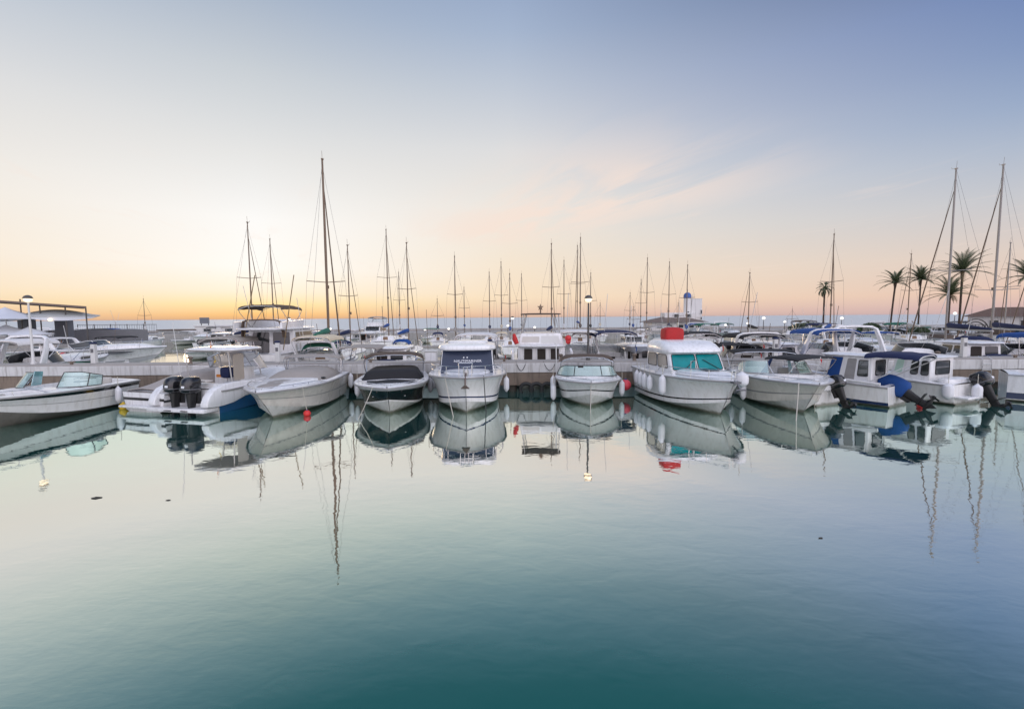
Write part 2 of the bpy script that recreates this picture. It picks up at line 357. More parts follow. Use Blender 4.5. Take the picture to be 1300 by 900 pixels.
# ------------------------------------------------------------------ boats: local +x is the bow, z = 0 the waterline
class Boat:
    def __init__(s, name, label, cat, pos, head, L, B, Hs=.85, Hb=1.05, group=None, tw=.90, rake=.7, p=2.3, tmax=.42, chine=.86, bands=((.06, 'gelcoat'), (1, 'hull_white')),
                 bottom='bottom_white', draft=.3, flare=.10, n=22, rub='rub_grey', zc0=.06, rise=.45):
        s.root = empty(name, (pos[0], pos[1], 0), R(head)); tag(s.root, label, cat, group)
        s.L, s.B, s.Hs, s.Hb, s.rake = L, B, Hs, Hb, rake
        def b(t):
            if t <= tmax: return B / 2 * (tw + (1 - tw) * math.sin(t / tmax * PI / 2))
            return B / 2 * (1 - ((t - tmax) / (1 - tmax)) ** p) * .985 + B / 2 * .015
        s.b = b; s.s = lambda t: Hs + (Hb - Hs) * max(0, t) ** 1.7
        def hy(t, z):
            bb, sh = b(t), s.s(t); bc = bb * (chine - .30 * t * t); zc = min(zc0 + Hb * rise * t ** 3, sh * .8); q = max(0, min(1, (sh - z) / (sh - zc)))
            return lerp(bb, bc, q) - flare * B * math.sin(PI * q) * t * t * .5
        s.hy = hy
        s.x = lambda t, z: L * t - rake * max(-.3, (1 - z / Hb)) * t ** 4
        qs = sorted({0.0, .25, .5, .75, 1.0} | {q for q, _ in bands})
        names = []
        for _, m in bands:
            if m not in names: names.append(m)
        if bottom not in names: names.append(bottom)
        rowm = [names.index(next(m for q, m in bands if q >= (qs[i] + qs[i + 1]) / 2)) for i in range(len(qs) - 1)] + [names.index(bottom)]
        rings = []
        ts = [i / n for i in range(n - 3)] + [1 - 3 / n * k for k in (1, .66, .4, .2, .08, 0)]
        for t in ts:
            bb, sh = b(t), s.s(t); bc = bb * (chine - .30 * t * t); zc = min(zc0 + Hb * rise * t ** 3, sh * .8); zk = -draft + draft * .7 * t ** 4
            half = []
            for q in qs:
                z = lerp(sh, zc, q); y = lerp(bb, bc, q) - flare * B * math.sin(PI * q) * t * t * .5
                half.append((s.x(t, z), max(.004, y), z))
            half.append((s.x(t, zk), .003, zk))
            rings.append([(x, -y, z) for x, y, z in half] + [(x, y, z) for x, y, z in reversed(half)])
        nh = len(qs) + 1
        mb = MB(); mb.loft(rings, False, False, lambda k: rowm[k] if k < nh - 1 else (rowm[-1] if k == nh - 1 else rowm[2 * nh - 2 - k]))
        N = len(rings[0]); mb.f.append(tuple(range(N))); mb.m.append(rowm[min(1, len(rowm) - 1)])
        mb.build('hull', names, s.root, 35)
        if rub:
            r = MB()
            pts = [(s.x(t, s.s(t) - .03), b(t) + .012, s.s(t) - .03) for t in ts]
            r.tube([(x, -y, z) for x, y, z in pts] + [(x, y, z) for x, y, z in reversed(pts)], .028, 6)
            r.build('rub_rail', rub, s.root)
    def part(s, mb, name, mats, parent=None, **k): return mb.build(name, mats, parent or s.root, **k)
    def deck(s, wells=((.03, .42),), sole=.35, m='gelcoat', camber=.06, gw=.17):
        Hf = lambda t: s.Hb * .45 * t ** 3
        ts = set(i / 22 for i in range(23))
        for a, c in wells: ts |= {a, c, a + .0004, c + .0004}
        rings = []
        for t in sorted(ts):
            bb, sh = s.b(t), s.s(t); w = any(a < t <= c for a, c in wells); X = lambda z: s.x(t, z)
            if w:
                yi = max(.02, min(bb - gw, s.hy(t, sh - .2) - .05)); so_ = max(sole, min(sh - .15, .12 + Hf(t))) if t < .56 else sh - .22
                h = [(bb, sh), (yi, sh + .025), (max(.01, min(yi - .02, s.hy(t, so_) * .72 if t > .5 else s.hy(t, so_) - .06)), so_), (.001, so_)]
            else: h = [(bb, sh), (bb * .66, sh + camber * .55), (bb * .33, sh + camber * .9), (.001, sh + camber)]
            rings.append([(X(sh), -y, z + .001) for y, z in h] + [(X(sh), y, z + .001) for y, z in reversed(h)])
        mb = MB(); mb.loft(rings, False, False); mb.build('deck', m, s.root, 35)
    def trunk(s, t0, t1, h, wf=.72, m='gelcoat', front=.35, back=.9, name='cuddy_top'):
        """rounded raised foredeck between stations"""
        rings = []; n = 10
        for i in range(n + 1):
            t = lerp(t0, t1, i / n); env = min(1, (1 - i / n) / front) if i / n > 1 - front else 1.0
            hh = h * math.sin(env * PI / 2); bb = s.b(t) * wf * (.9 + .1 * env); z0 = s.s(t) + .01
            rings.append([(s.L * t, bb * math.cos(PI * k / 8) * (1 if 0 < k < 8 else 1), z0 + .02 + hh * math.sin(PI * k / 8) ** .45) for k in range(9)])
        mb = MB(); mb.loft(rings, False, False)
        mb.f.append(tuple(range(9))); mb.m.append(0); mb.build(name, m, s.root, 50)
    def screen(s, t, h=.35, sweep=.9, w=.80, rk=.28, mat_='clear_screen', frame='alu', mull=(-.45, .45), gap=None, z0=None, name='windscreen', r=.016, top=.9):
        xf = s.L * t; W = s.b(t * .92) * w; n = 20
        def P(u, v):
            y = W * math.sin(u * PI / 2) if True else 0; x = xf - sweep * abs(u) ** 2.4; tt = max(0, min(1, x / s.L))
            zb = (s.s(tt) + .05) if z0 is None else z0
            hh = h * (1 - .35 * max(0, abs(u) - .6) / .4)
            return Vector((x - rk * v * (1 - .5 * abs(u)), y * lerp(1, top, v), zb + hh * v))
        spans = [(-1, 1)] if gap is None else [(-1, gap[0]), (gap[1], 1)]
        for a, c in spans:
            g = MB(); f = MB()
            us = [lerp(a, c, i / n) for i in range(n + 1)]
            lo, hi = [P(u, 0) for u in us], [P(u, 1) for u in us]
            g.loft([lo, hi], False)
            f.tube(lo + hi[::-1] + [lo[0]], r, 5)
            for q in mull:
                if a < q < c: f.tube([P(q, 0), P(q, 1)], r, 5)
            w_ = g.build(name, mat_, s.root, 60); f.build('frame', frame, w_)
        return w_
    def cabin(s, x0, x1, x0t, x1t, z0, z1, wb, wf, wbt, wft, m='gelcoat', bevel=.07, name='cabin'):
        c = [(x0, -wb / 2, z0), (x1, -wf / 2, z0), (x1, wf / 2, z0), (x0, wb / 2, z0), (x0t, -wbt / 2, z1), (x1t, -wft / 2, z1), (x1t, wft / 2, z1), (x0t, wbt / 2, z1)]
        mb = MB(); mb.add(c, [(3, 2, 1, 0), (4, 5, 6, 7), (0, 1, 5, 4), (1, 2, 6, 5), (2, 3, 7, 6), (3, 0, 4, 7)])
        o = mb.build(name, m, s.root, 50, bevel=bevel, segs=3)
        F = {'star': (0, 1, 5, 4), 'front': (1, 2, 6, 5), 'port': (2, 3, 7, 6), 'back': (3, 0, 4, 7)}
        def quad(face, u0, u1, v0, v1):
            q = [Vector(c[i]) for i in F[face]]
            P = lambda u, v: q[0] * (1 - u) * (1 - v) + q[1] * u * (1 - v) + q[2] * u * v + q[3] * (1 - u) * v
            return [P(u0, v0), P(u1, v0), P(u1, v1), P(u0, v1)]
        return o, quad
    def window(s, q, m='dark_glass', frame='black_matt', rad=.06, name='window', parent=None, fr=.012, off=.012):
        o = MB().panel(q, off, .03, rad).build(name, m, parent or s.root, 40)
        if frame: MB().panel(q, off + .004, .02, rad, frame=fr).build('frame', frame, o)
        return o
    def roof(s, xc, z, lx, ly, h=.09, camber=.06, m='gelcoat', name='roof', e=4.5):
        return MB().slab((xc, 0, z), lx, ly, h, camber, e).build(name, m, s.root, 40)
    def bimini(s, x0, x1, w, z, m='canvas_navy', drop=.12, base=None, frame='steel', hoops=(0, .5, 1), pivot=.5, sag=.05, name='bimini', th=.035, r=.013):
        rows = []
        for i in range(9):
            u = i / 8; x = lerp(x0, x1, u)
            rows.append([(x, w / 2 * math.sin((k / 10 - .5) * PI), z - drop * abs(k / 5 - 1) ** 3.0 - sag * abs(2 * u - 1) ** 2.2 + .012 * math.sin(u * 6 * PI)) for k in range(11)])
        o = MB().sheet(rows, th).build(name, m, s.root, 60)
        if base is not None:
            f = MB(); xp = lerp(x0, x1, pivot)
            for hh in hoops:
                x = lerp(x0, x1, hh); zt = z - sag * abs(2 * hh - 1) ** 2.2 - th
                y = w / 2
                pts = [(xp, -y * .98, base), (lerp(xp, x, .85), -y, lerp(base, zt - drop, .85)), (x, -y * .97, zt - drop * .8), (x, -y * .6, zt - drop * .1), (x, 0, zt), (x, y * .6, zt - drop * .1), (x, y * .97, zt - drop * .8), (lerp(xp, x, .85), y, lerp(base, zt - drop, .85)), (xp, y * .98, base)]
                f.tube(pts, r, 5)
            f.build('frame', frame, o)
        return o
    def cover(s, t0, t1, h, m='cover_beige', w=.97, name='boat_cover', ends=.25, drop=.05, ridge=0):
        rows = []; n = 16
        for i in range(n + 1):
            u = i / n; t = lerp(t0, t1, u); bb = s.b(t) * w
            env = (1 - (1 - min(1, u / ends)) ** 2.2) * (1 - (1 - min(1, (1 - u) / ends)) ** 2.2) if ends else 1
            hh = h(u) if callable(h) else h * env
            row = []
            for k in range(15):
                v = k / 7 - 1
                zz = s.s(t) + .02 - drop * (abs(v) > .99) + max(.012, hh * (1 - abs(v) ** (2.2 + ridge)))
                zz += .012 * math.sin(9 * u + 5 * v) * (1 - abs(v))
                row.append((s.L * t, bb * v, zz))
            rows.append(row)
        o = MB().sheet(rows, .02).build(name, m, s.root, 60); return o
    def rail(s, t0, t1, h=.45, n=5, inset=.09, m='steel', r=.013, mid=True, name='bow_rail', bow=True, lean=.0):
        f = MB(); side = []
        K = 12
        for i in range(K + 1):
            t = lerp(t0, t1, i / K); side.append((s.x(t, s.s(t)) + lean * i / K, max(.06, s.b(t) - inset), s.s(t) + h * sstep(-.01, .25, i / K if h else 1)))
        top = [(x, -y, z) for x, y, z in side] + ([(x, y, z) for x, y, z in reversed(side)] if bow else [])
        if bow: f.tube(top, r, 6)
        else:
            f.tube(top, r, 6); f.tube([(x, -y, z) for x, y, z in top], r, 6)
        if mid:
            for sg in (-1, 1):
                f.tube([(x, sg * y, lerp(s.s(lerp(t0, t1, i / K)), z, .5)) for i, (x, y, z) in enumerate(side) if i > 2], r * .7, 5)
        for j in range(n):
            i = round(1 + (K - 1.001) * j / (n - 1)); t = lerp(t0, t1, i / K); x, y, z = side[i]
            for sg in (-1, 1): f.tube([(x - .04, sg * y, s.s(t)), (x, sg * y, z)], r * .9, 5)
        return f.build(name, m, s.root)
    def arch(s, x, w, z0, z1, rake=.5, th=.07, m='gelcoat', depth=.22, name='radar_arch'):
        rings = []
        pts = [(0, -w / 2, z0), (.55, -w / 2 * .96, lerp(z0, z1, .55)), (.9, -w / 2 * .88, lerp(z0, z1, .92)), (1, -w / 2 * .7, z1), (1, 0, z1 + .03), (1, w / 2 * .7, z1), (.9, w / 2 * .88, lerp(z0, z1, .92)), (.55, w / 2 * .96, lerp(z0, z1, .55)), (0, w / 2, z0)]
        for i, (q, y, z) in enumerate(pts):
            a = pts[max(0, i - 1)]; c = pts[min(8, i + 1)]; d = Vector((0, c[1] - a[1], c[2] - a[2])).normalized(); nn = Vector((0, -d.z, d.y)) * th / 2
            dp = depth * lerp(1.5, .8, q); xc = x - rake * q
            rings.append([(xc - dp / 2, y + nn.y, z + nn.z), (xc + dp / 2, y + nn.y, z + nn.z), (xc + dp / 2, y - nn.y, z - nn.z), (xc - dp / 2, y - nn.y, z - nn.z)])
        return MB().loft(rings, True, True).build(name, m, s.root, 40, bevel=.012)
    def outboard(s, x, y, z=.62, tilt=0, m='black_gloss', scale=1.0, coverm=None, leg='black_matt', band=True):
        o = empty('outboard_motor', (x, y, z)); o.parent = s.root; o.rotation_euler = (0, R(abs(tilt)), 0); k = scale
        def se(cx, cz, lx, ly, e=3.2, n=18):
            out = []
            for i in range(n):
                a = 2 * PI * i / n; ca, sa = math.cos(a), math.sin(a)
                out.append((cx * k + lx * k / 2 * math.copysign(abs(ca) ** (2 / e), ca), ly * k / 2 * math.copysign(abs(sa) ** (2 / e), sa), cz * k))
            return out
        mb = MB().loft([se(-.26, -.02, .42, .30), se(-.28, .04, .56, .40), se(-.28, .18, .60, .43), se(-.27, .34, .58, .42), se(-.25, .44, .52, .37), se(-.22, .50, .40, .27), se(-.20, .52, .2, .12)], True, True)
        if coverm: mb = MB().loft([se(-.26, -.12, .50, .40, 2.6), se(-.29, -.02, .64, .50, 2.6), se(-.28, .25, .66, .54, 2.6), se(-.26, .50, .62, .50, 2.6), se(-.24, .70, .50, .40, 2.4), se(-.22, .80, .24, .2, 2)], True, True)
        mb.build('engine_cover' if coverm else 'cowling', coverm or m, o, 50)
        if band and not coverm:
            MB().panel([(-.585 * k, -.09 * k, .16 * k), (-.585 * k, .03 * k, .16 * k), (-.58 * k, .03 * k, .23 * k), (-.58 * k, -.09 * k, .23 * k)][::-1], .004, .01, .01).build('badge', 'print_white', o)
            MB().loft([se(-.28, .10, .606, .436), se(-.28, .135, .606, .438)], True, True).build('trim_band', 'motor_grey', o)
        lg = MB(); lg.loft([se(-.24, -.02, .34, .24), se(-.24, -.25, .28, .17), se(-.22, -.55, .24, .11), se(-.22, -.80, .26, .09)], True, True)
        lg.box((-.30 * k, 0, -.58 * k), (.5 * k, .24 * k, .025 * k))
        lg.loft([[(-.5 * k + .28 * k * i, .075 * k * w_ * math.cos(2 * PI * j / 10), -.82 * k + .075 * k * w_ * math.sin(2 * PI * j / 10)) for j in range(10)] for i, w_ in ((0, .5), (.4, 1), (1.2, 1), (1.8, .25))], True, True)
        lg.add([(-.36 * k, 0.012, -.86 * k), (-.12 * k, .012, -.86 * k), (-.30 * k, .012, -1.08 * k), (-.36 * k, -.012, -.86 * k), (-.12 * k, -.012, -.86 * k), (-.30 * k, -.012, -1.08 * k)], [(0, 1, 2), (5, 4, 3), (0, 3, 4, 1), (1, 4, 5, 2), (2, 5, 3, 0)])
        lg.build('leg', leg, o, 40)
        pr = MB(); pr.lathe([(.05 * k, -.62 * k), (.055 * k, -.5 * k)], 8, (0, 0, -.82 * k), axis='x')
        for j in range(3):
            a = 2 * PI * j / 3; ca, sa = math.cos(a), math.sin(a); ca2, sa2 = math.cos(a + .8), math.sin(a + .8)
            pr.add([(-.53 * k, .05 * k * ca, -.82 * k + .05 * k * sa), (-.50 * k, .19 * k * ca, -.82 * k + .19 * k * sa), (-.60 * k, .19 * k * ca2, -.82 * k + .19 * k * sa2), (-.60 * k, .05 * k * ca2, -.82 * k + .05 * k * sa2)], [(0, 1, 2, 3)])
        pr.build('propeller', leg, o)
        br = MB(); br.box((-.05 * k, 0, -.16 * k), (.12 * k, .26 * k, .42 * k)); br.build('bracket', leg, o, bevel=.01)
        return o
    def seat(s, x, y, z, w=.5, m='seat_vinyl'):
        mb = MB(); mb.box((x, y, z + .18), (.45, w, .36)); mb.box((x - .2, y, z + .5), (.12, w, .36)); return mb.build('seat', m, s.root, bevel=.03)
    def flag(s, x, y, z, h=.9, m='flag_orange', w=.3, fh=.22, pole='post_white', lean=-.25):
        p = MB().tube([(x, y, z), (x + lean * h, y, z + h)], .012, 5).build('flagstaff', pole, s.root)
        rows = []
        for i in range(7):
            u = i / 6; rows.append([(x + lean * h * (1 - .03) - .02 - w * u * .25, y + .03 * math.sin(5 * u + k), z + h - .03 - fh * 1.6 * (k / 4) - w * u * .85) for k in range(5)])
        MB().sheet([[(a, b + .0, c) for a, b, c in r] for r in rows], .006).build('flag', m, p)

# ------------------------------------------------------------------ water, breakwater, pier
def water_mat(name, scale, dist, strength, body, ramp, tint, rough=.02, s2=None, fine=0.0):
    m = bpy.data.materials.new(name); m.use_nodes = True; nt = m.node_tree; N = nt.nodes.new; K = nt.links.new
    nt.nodes.remove(nt.nodes['Principled BSDF']); out = nt.nodes['Material Output']
    tc = N('ShaderNodeTexCoord')
    def nz(sc, st, det=2.0, dis=.3):
        mp = N('ShaderNodeMapping'); mp.inputs['Scale'].default_value = (st[0], st[1], 1); mp.inputs['Rotation'].default_value = (0, 0, R(st[2])); K(tc.outputs['Object'], mp.inputs[0])
        n = N('ShaderNodeTexNoise'); n.inputs['Scale'].default_value = sc; n.inputs['Detail'].default_value = det; n.inputs['Distortion'].default_value = dis; K(mp.outputs[0], n.inputs['Vector']); return n.outputs['Fac']
    def b(h, s, d, prev=None):
        n = N('ShaderNodeBump'); n.inputs['Strength'].default_value = s; n.inputs['Distance'].default_value = d; K(h, n.inputs['Height'])
        if prev: K(prev, n.inputs['Normal'])
        return n.outputs[0]
    nr = b(nz(scale, (1, 1.7, 12)), strength, dist)
    nr = b(nz(scale * .22, (1, 1.3, -20), 1.0), strength, dist * 3.2, nr)
    if fine:
        # small wind ripples, in patches
        pt = nz(.13, (1, 1.5, 30), 2.0); mr = N('ShaderNodeMapRange'); mr.inputs[1].default_value = .42; mr.inputs[2].default_value = .62; mr.inputs[3].default_value = .25; K(pt, mr.inputs[0])
        hh = N('ShaderNodeMath'); hh.operation = 'MULTIPLY'; K(nz(scale * 3.5, (1, 2.2, 5), 2.0), hh.inputs[0]); K(mr.outputs[0], hh.inputs[1])
        nr = b(hh.outputs[0], strength, fine, nr)
    lw = N('ShaderNodeLayerWeight'); lw.inputs[0].default_value = .5; K(nr, lw.inputs['Normal'])
    rp = N('ShaderNodeValToRGB'); rp.color_ramp.interpolation = 'EASE' ; e = rp.color_ramp.elements
    rp.color_ramp.interpolation = 'LINEAR'
    while len(e) > 1: e.remove(e[-1])
    for i, (p, v) in enumerate(ramp):
        x = e[0] if i == 0 else e.new(p); x.position = p; x.color = (v, v, v, 1)
    K(lw.outputs['Facing'], rp.inputs[0])
    g = N('ShaderNodeBsdfGlossy'); g.inputs['Roughness'].default_value = rough; K(nr, g.inputs['Normal'])
    tp = N('ShaderNodeValToRGB'); e = tp.color_ramp.elements
    while len(e) > 1: e.remove(e[-1])
    for i, (p, v) in enumerate(tint):
        x = e[0] if i == 0 else e.new(p); x.position = p; x.color = (*v, 1)
    K(lw.outputs['Facing'], tp.inputs[0]); K(tp.outputs[0], g.inputs[0])
    d = N('ShaderNodeBsdfDiffuse'); d.inputs[0].default_value = (*body, 1)
    x = N('ShaderNodeMixShader'); K(rp.outputs[0], x.inputs[0]); K(d.outputs[0], x.inputs[1]); K(g.outputs[0], x.inputs[2]); K(x.outputs[0], out.inputs[0])
    MATS[name] = m
water_mat('harbour_water', 2.2, .0020, 1.0, (.016, .108, .096), [(0, .01), (.33, .02), (.37, .06), (.402, .16), (.448, .34), (.50, .53), (.557, .72), (.62, .85), (.69, .90), (.75, .84), (.84, .80), (.92, .86), (1, .86)], [(.37, (.75, 1, .88)), (.5, (.92, 1, .80)), (.6, (.97, 1, .86)), (.67, (1, .98, .91)), (.72, (1, .97, .90)), (.77, (.96, 1, .93)), (.84, (.84, 1, .93)), (.91, (1, .97, .91))], .010, fine=.00045)
water_mat('sea_water', .35, .12, 1.0, (.58, .58, .54), [(0, .05), (.5, .1), (.8, .22), (1, .32)], [(.5, (.95, .97, .97))], .5)

def plane(name, x0, x1, y0, y1, z, m, nx=1, ny=1):
    mb = MB(); mb.add([(x0, y0, z), (x1, y0, z), (x1, y1, z), (x0, y1, z)], [(0, 1, 2, 3)]); return struct(mb.build(name, m, smooth=0))
plane('harbour_water', -320, 320, -60, 70, 0, 'harbour_water')
plane('sea', -30000, 30000, 70, 30000, -.05, 'sea_water')

BWY = 66.0
bwk = MB(); bwk.box((0, BWY + 4, .30), (600, 8, 1.6)); bwk.build('breakwater', 'quay_stone', None, 0, bevel=.05); tag(bpy.data.objects['breakwater'], 'long low stone breakwater closing the marina before the open sea', 'breakwater')
wl = MB(); wl.box((-20, BWY + 7.2, 1.28), (420, .5, .36)); o = wl.build('parapet_wall', 'quay_stone', None, 0, bevel=.03); tag(o, 'low stone parapet wall along the outer edge of the breakwater', 'wall')

# the fixed pier between the two basins, parallel to the picture
PF, PB, PT = 19.5, 20.7, 1.22          # front face, back face, deck height
pier = empty('pier', (0, (PF + PB) / 2, 0)); tag(pier, 'long concrete pier on dark piles with pale front face behind the first row of boats', 'pier')
yc = 0; w = PB - PF
mb = MB()
xs = [-75 + 6.0 * i for i in range(26)]
for a, c in zip(xs[:-1], xs[1:]): mb.box(((a + c) / 2, yc, PT - .21), (c - a - .012, w, .40))
mb.build('deck_slab', 'concrete', pier, 0, bevel=.02)
mb = MB(); mb.box((0, yc, PT + .012), (150, w - .10, .045)); mb.build('walkway', 'pier_deck', pier, 0, bevel=.01)
for sg in (-1, 1):
    lo_ = .28 if sg < 0 else .60
    mb = MB(); mb.box((0, sg * (w / 2 - .19), (lo_ + .797) / 2), (150, .34, .797 - lo_)); mb.build('edge_beam', 'pier_beam', pier, 0, bevel=.02)
for i in range(26):
    for sg in (-1, 1):
        mb = MB().lathe([(.20, -1.2), (.19, .30)], 12, (xs[i] + 3, sg * (w / 2 - .3), 0)); mb.build('pile', 'pile', pier)
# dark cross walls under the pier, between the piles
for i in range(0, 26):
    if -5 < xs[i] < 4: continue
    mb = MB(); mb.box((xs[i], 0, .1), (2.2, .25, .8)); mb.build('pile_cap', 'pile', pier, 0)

def tyre(x, y, z, label, group=None):
    mb = MB(); rings = []
    for i in range(20):
        a = 2 * PI * i / 20
        rings.append([(x + (.25 + .075 * math.cos(b)) * math.cos(a), y + .075 * math.sin(b), z + (.25 + .075 * math.cos(b)) * math.sin(a)) for b in [2 * PI * j / 8 for j in range(8)]])
    rings.append(rings[0]); mb.loft(rings, True); o = mb.build('tyre_fender', 'rubber'); return tag(o, label, 'tyre', 'tyres hung along the pier')
for px in (668, 681, 695, 708):
    tyre(PX(px, PF - .1), PF - .10, .12, 'black tyre hung half in the water along the open pier edge between two speedboats', 'tyres hung along the pier')

# mooring rings, cleats and service boxes on the pier
for px, lab in ((712, 'rusty mooring bollard on the pier above the hung tyres'), (806, 'rusty mooring bollard on the pier beside the pink ball fender'), (240, 'rusty mooring bollard on the pier above the sand coloured cover'), (1192, 'rusty mooring bollard on the pier behind the small double window cabin')):
    mb = MB().lathe([(.10, 0), (.08, .03), (.055, .08), (.055, .20), (.10, .23), (.11, .27), (.05, .31)], 12, (PX(px, PF + .25), PF + .25, PT + .035)); tag(mb.build('bollard', 'pier_beam'), lab, 'bollard', 'mooring bollards on the pier')
bx = empty('service_cabinet', (PX(547, PF + .45), PF + .45, PT + .035)); tag(bx, 'pale grey service cabinet standing on the pier beside the blue screened cabin boat', 'cabinet')
MB().box((0, 0, .22), (.50, .35, .44)).build('body', 'post_white', bx, 0, bevel=.02); MB().box((0, -.18, .22), (.42, .02, .34)).build('door', 'gelcoat', bx, 0, bevel=.005); MB().slab((0, 0, .44), .56, .42, .04, .01, 8).build('lid', 'post_white', bx)
def ladder(px, label):
    x = PX(px, PF - .06); t = empty('pier_ladder', (x, PF - .07, .3)); tag(t, label, 'ladder', 'boarding ladders on the pier')
    for sg in (-.19, .19): MB().tube([(sg, 0, -.4), (sg, 0, .93), (sg, .2, 1.05)], .018, 6).build('rail', 'steel', t)
    for k in range(5): MB().tube([(-.19, 0, -.25 + .25 * k), (.19, 0, -.25 + .25 * k)], .014, 6).build('rung', 'steel', t)
ladder(1256, 'steel ladder on the pier face near the right end of the photo')

# lamp posts
def lamp(px, Z, base, top, label, group, r=.2, post='post_dark', cap=True, m='lamp_warm', g2=None):
    x = PX(px, Z); t = empty('street_lamp', (x, Z, base)); tag(t, label, 'street lamp', group); h = top - base
    MB().lathe([(.10, 0), (.10, .05), (.055, .12), (.045, h * .5), (.035, h - r * 1.9)], 10).build('post', post, t)
    MB().ball((0, 0, h - r), r * .98, 14, sz=.85).build('globe', m, t)
    if cap: MB().lathe([(r * 1.12, h - r * .72), (r * 1.06, h - r * .45), (r * .8, h - r * .05), (r * .35, h + r * .18), (.02, h + r * .22)], 14).build('cap', 'post_dark', t)
lamp(747, 20.2, PT + .035, PZ(747, 376, 20.2), 'tall capped lamp post on the pier behind the black bimini speedboat', 'lamp posts on the pier', .155)
lamp(40, 20.2, PT + .035, PZ(40, 376, 20.2), 'tall capped lamp post on the pier before the parasol terrace', 'lamp posts on the pier', .155, 'post_white')
far = [(368, 403, 'cap', 'beside the long white shed'), (651, 402, 'cap', 'seen through the trawler canopy frame'), (645, 412, '', 'low over boats left of the trawler canopy'), (679, 414, '', 'low over the trawler flybridge'), (921, 411, '', 'right of the white control tower'), (949, 409, '', 'right of the tower behind a slim twin mast'), (969, 402, '', 'tall and bright between tower and round bushes'), (996, 407, '', 'small, left of the wide round bush'), (1068, 402, '', 'bright, between the lone small palm and round bush'), (1211, 396, '', 'glowing between the tall palms'), (570, 416, '', 'low behind the blue screened cabin boat'), (822, 415, '', 'at the left end of the tower building'), (540, 417, '', 'low right of the black twin stays'), (420, 416, '', 'below the tallest left mast')]
for px, py, c, lab in far:
    Z = 68.0; lamp(px, Z, 1.1, PZ(px, py, Z), 'small lit globe lamp on the breakwater, ' + lab, 'globe lamps along the breakwater', .22 if py < 405 else .17, 'post_dark', c == 'cap', 'lamp_white')

# floating leaves and scraps on the near water
for i, (px, py, r_) in enumerate(((123, 632, .055), (214, 635, .024), (1042, 683, .018))):
    d_ = cam.matrix_world.to_3x3() @ Vector((px - 650, 450 - py, -FOC)); k_ = -CAMH / d_.z; rl = random.Random(i); mb = MB()
    pts = [(r_ * (1.6 if k % 2 else 1) * math.cos(2 * PI * k / 9) * 1.6 * rl.uniform(.6, 1), r_ * math.sin(2 * PI * k / 9) * rl.uniform(.6, 1), .006 + .006 * rl.random()) for k in range(9)]
    mb.sheet([[(p[0] * .1, p[1] * .1, .014) for p in pts + pts[:1]], pts + pts[:1]], .004); o = mb.build('floating_leaf', 'pile', None, 0); o.location = (d_.x * k_, d_.y * k_, 0)
    tag(o, ('largest dark leaf floating on the still water, far left', 'small dark leaf floating on the still water right of the largest leaf', 'small leaf floating on the open water at the right', 'small leaf floating below the split windscreen bowrider reflection', 'tiny leaf floating on the open water near the centre', 'tiny leaf floating closest to the camera')[i], 'leaf', 'leaves floating on the water')
# worn black tar joints, hoses and cleats on the pier
for i, px in enumerate((90, 330, 470, 640, 905, 1010, 1290)):
    x = PX(px, PF + .35); t = empty('pier_cleat', (x, PF + .3, PT + .035)); tag(t, ('iron cleat on the pier edge behind ' + ('the left bowrider', 'the blue fishing boat', 'the black speedboat', 'the trawler, left of its doors', 'the pilothouse cruiser stern', 'the split windscreen bowrider', 'the navy banded launch')[i]), 'cleat', 'iron cleats on the pier edge')
    MB().tube([(-.16, 0, .10), (-.06, 0, .11), (.06, 0, .11), (.16, 0, .10)], [.018, .026, .026, .018], 7).build('horn', 'pier_beam', t); MB().box((0, 0, .05), (.10, .07, .11)).build('base', 'pier_beam', t)
for i, (px, lab) in enumerate(((118, 'slim service pedestal on the pier behind the left bowrider stern'), (352, 'slim service pedestal on the pier behind the blue fishing boat bow'), (622, 'slim service pedestal on the pier right of the blue screened cabin boat'), (985, 'slim service pedestal on the pier behind the split windscreen bowrider'), (1225, 'slim service pedestal on the pier behind the double window cabin boat'))):
    t = empty('service_pedestal', (PX(px, PB - .4), PB - .4, PT + .035)); tag(t, lab, 'pedestal', 'service pedestals on the pier')
    MB().box((0, 0, .42), (.20, .18, .84), taper=.85).build('body', 'post_white', t, 0, bevel=.02); MB().slab((0, 0, .84), .22, .20, .05, .03, 5).build('cap', 'canvas_navy', t); MB().box((0, -.085, .55), (.11, .03, .16)).build('socket_cover', 'motor_grey', t, 0, bevel=.005)

for i, (px0, px1, lab) in enumerate(((655, 668, 'thin dark cable drooping over the pier face below the trawler, on its left'), (690, 706, 'thin dark cable drooping over the pier face below the trawler, on its right'), (330, 352, 'thin dark hose drooping over the pier face behind the blue fishing boat bow'))):
    p0, p1 = Vector((PX(px0, PF), PF + .1, PT + .05)), Vector((PX(px1, PF), PF + .1, PT + .05)); pts = [p0]
    for k in range(1, 10): q_ = p0.lerp(p1, k / 10); pts.append(Vector((q_.x, PF - .03, PT + .02 - .34 * math.sin(PI * k / 10))))
    tag(MB().tube(pts + [p1], .012, 5).build('cable', 'rubber'), lab, 'cable', 'cables on the pier')

# ------------------------------------------------------------------ front row of boats
def P2(bx, bz, sx, sz):
    """stern position, heading and length from bow and stern points"""
    d = Vector((bx - sx, bz - sz)); return (sx, sz), math.degrees(math.atan2(d.y, d.x)), d.length

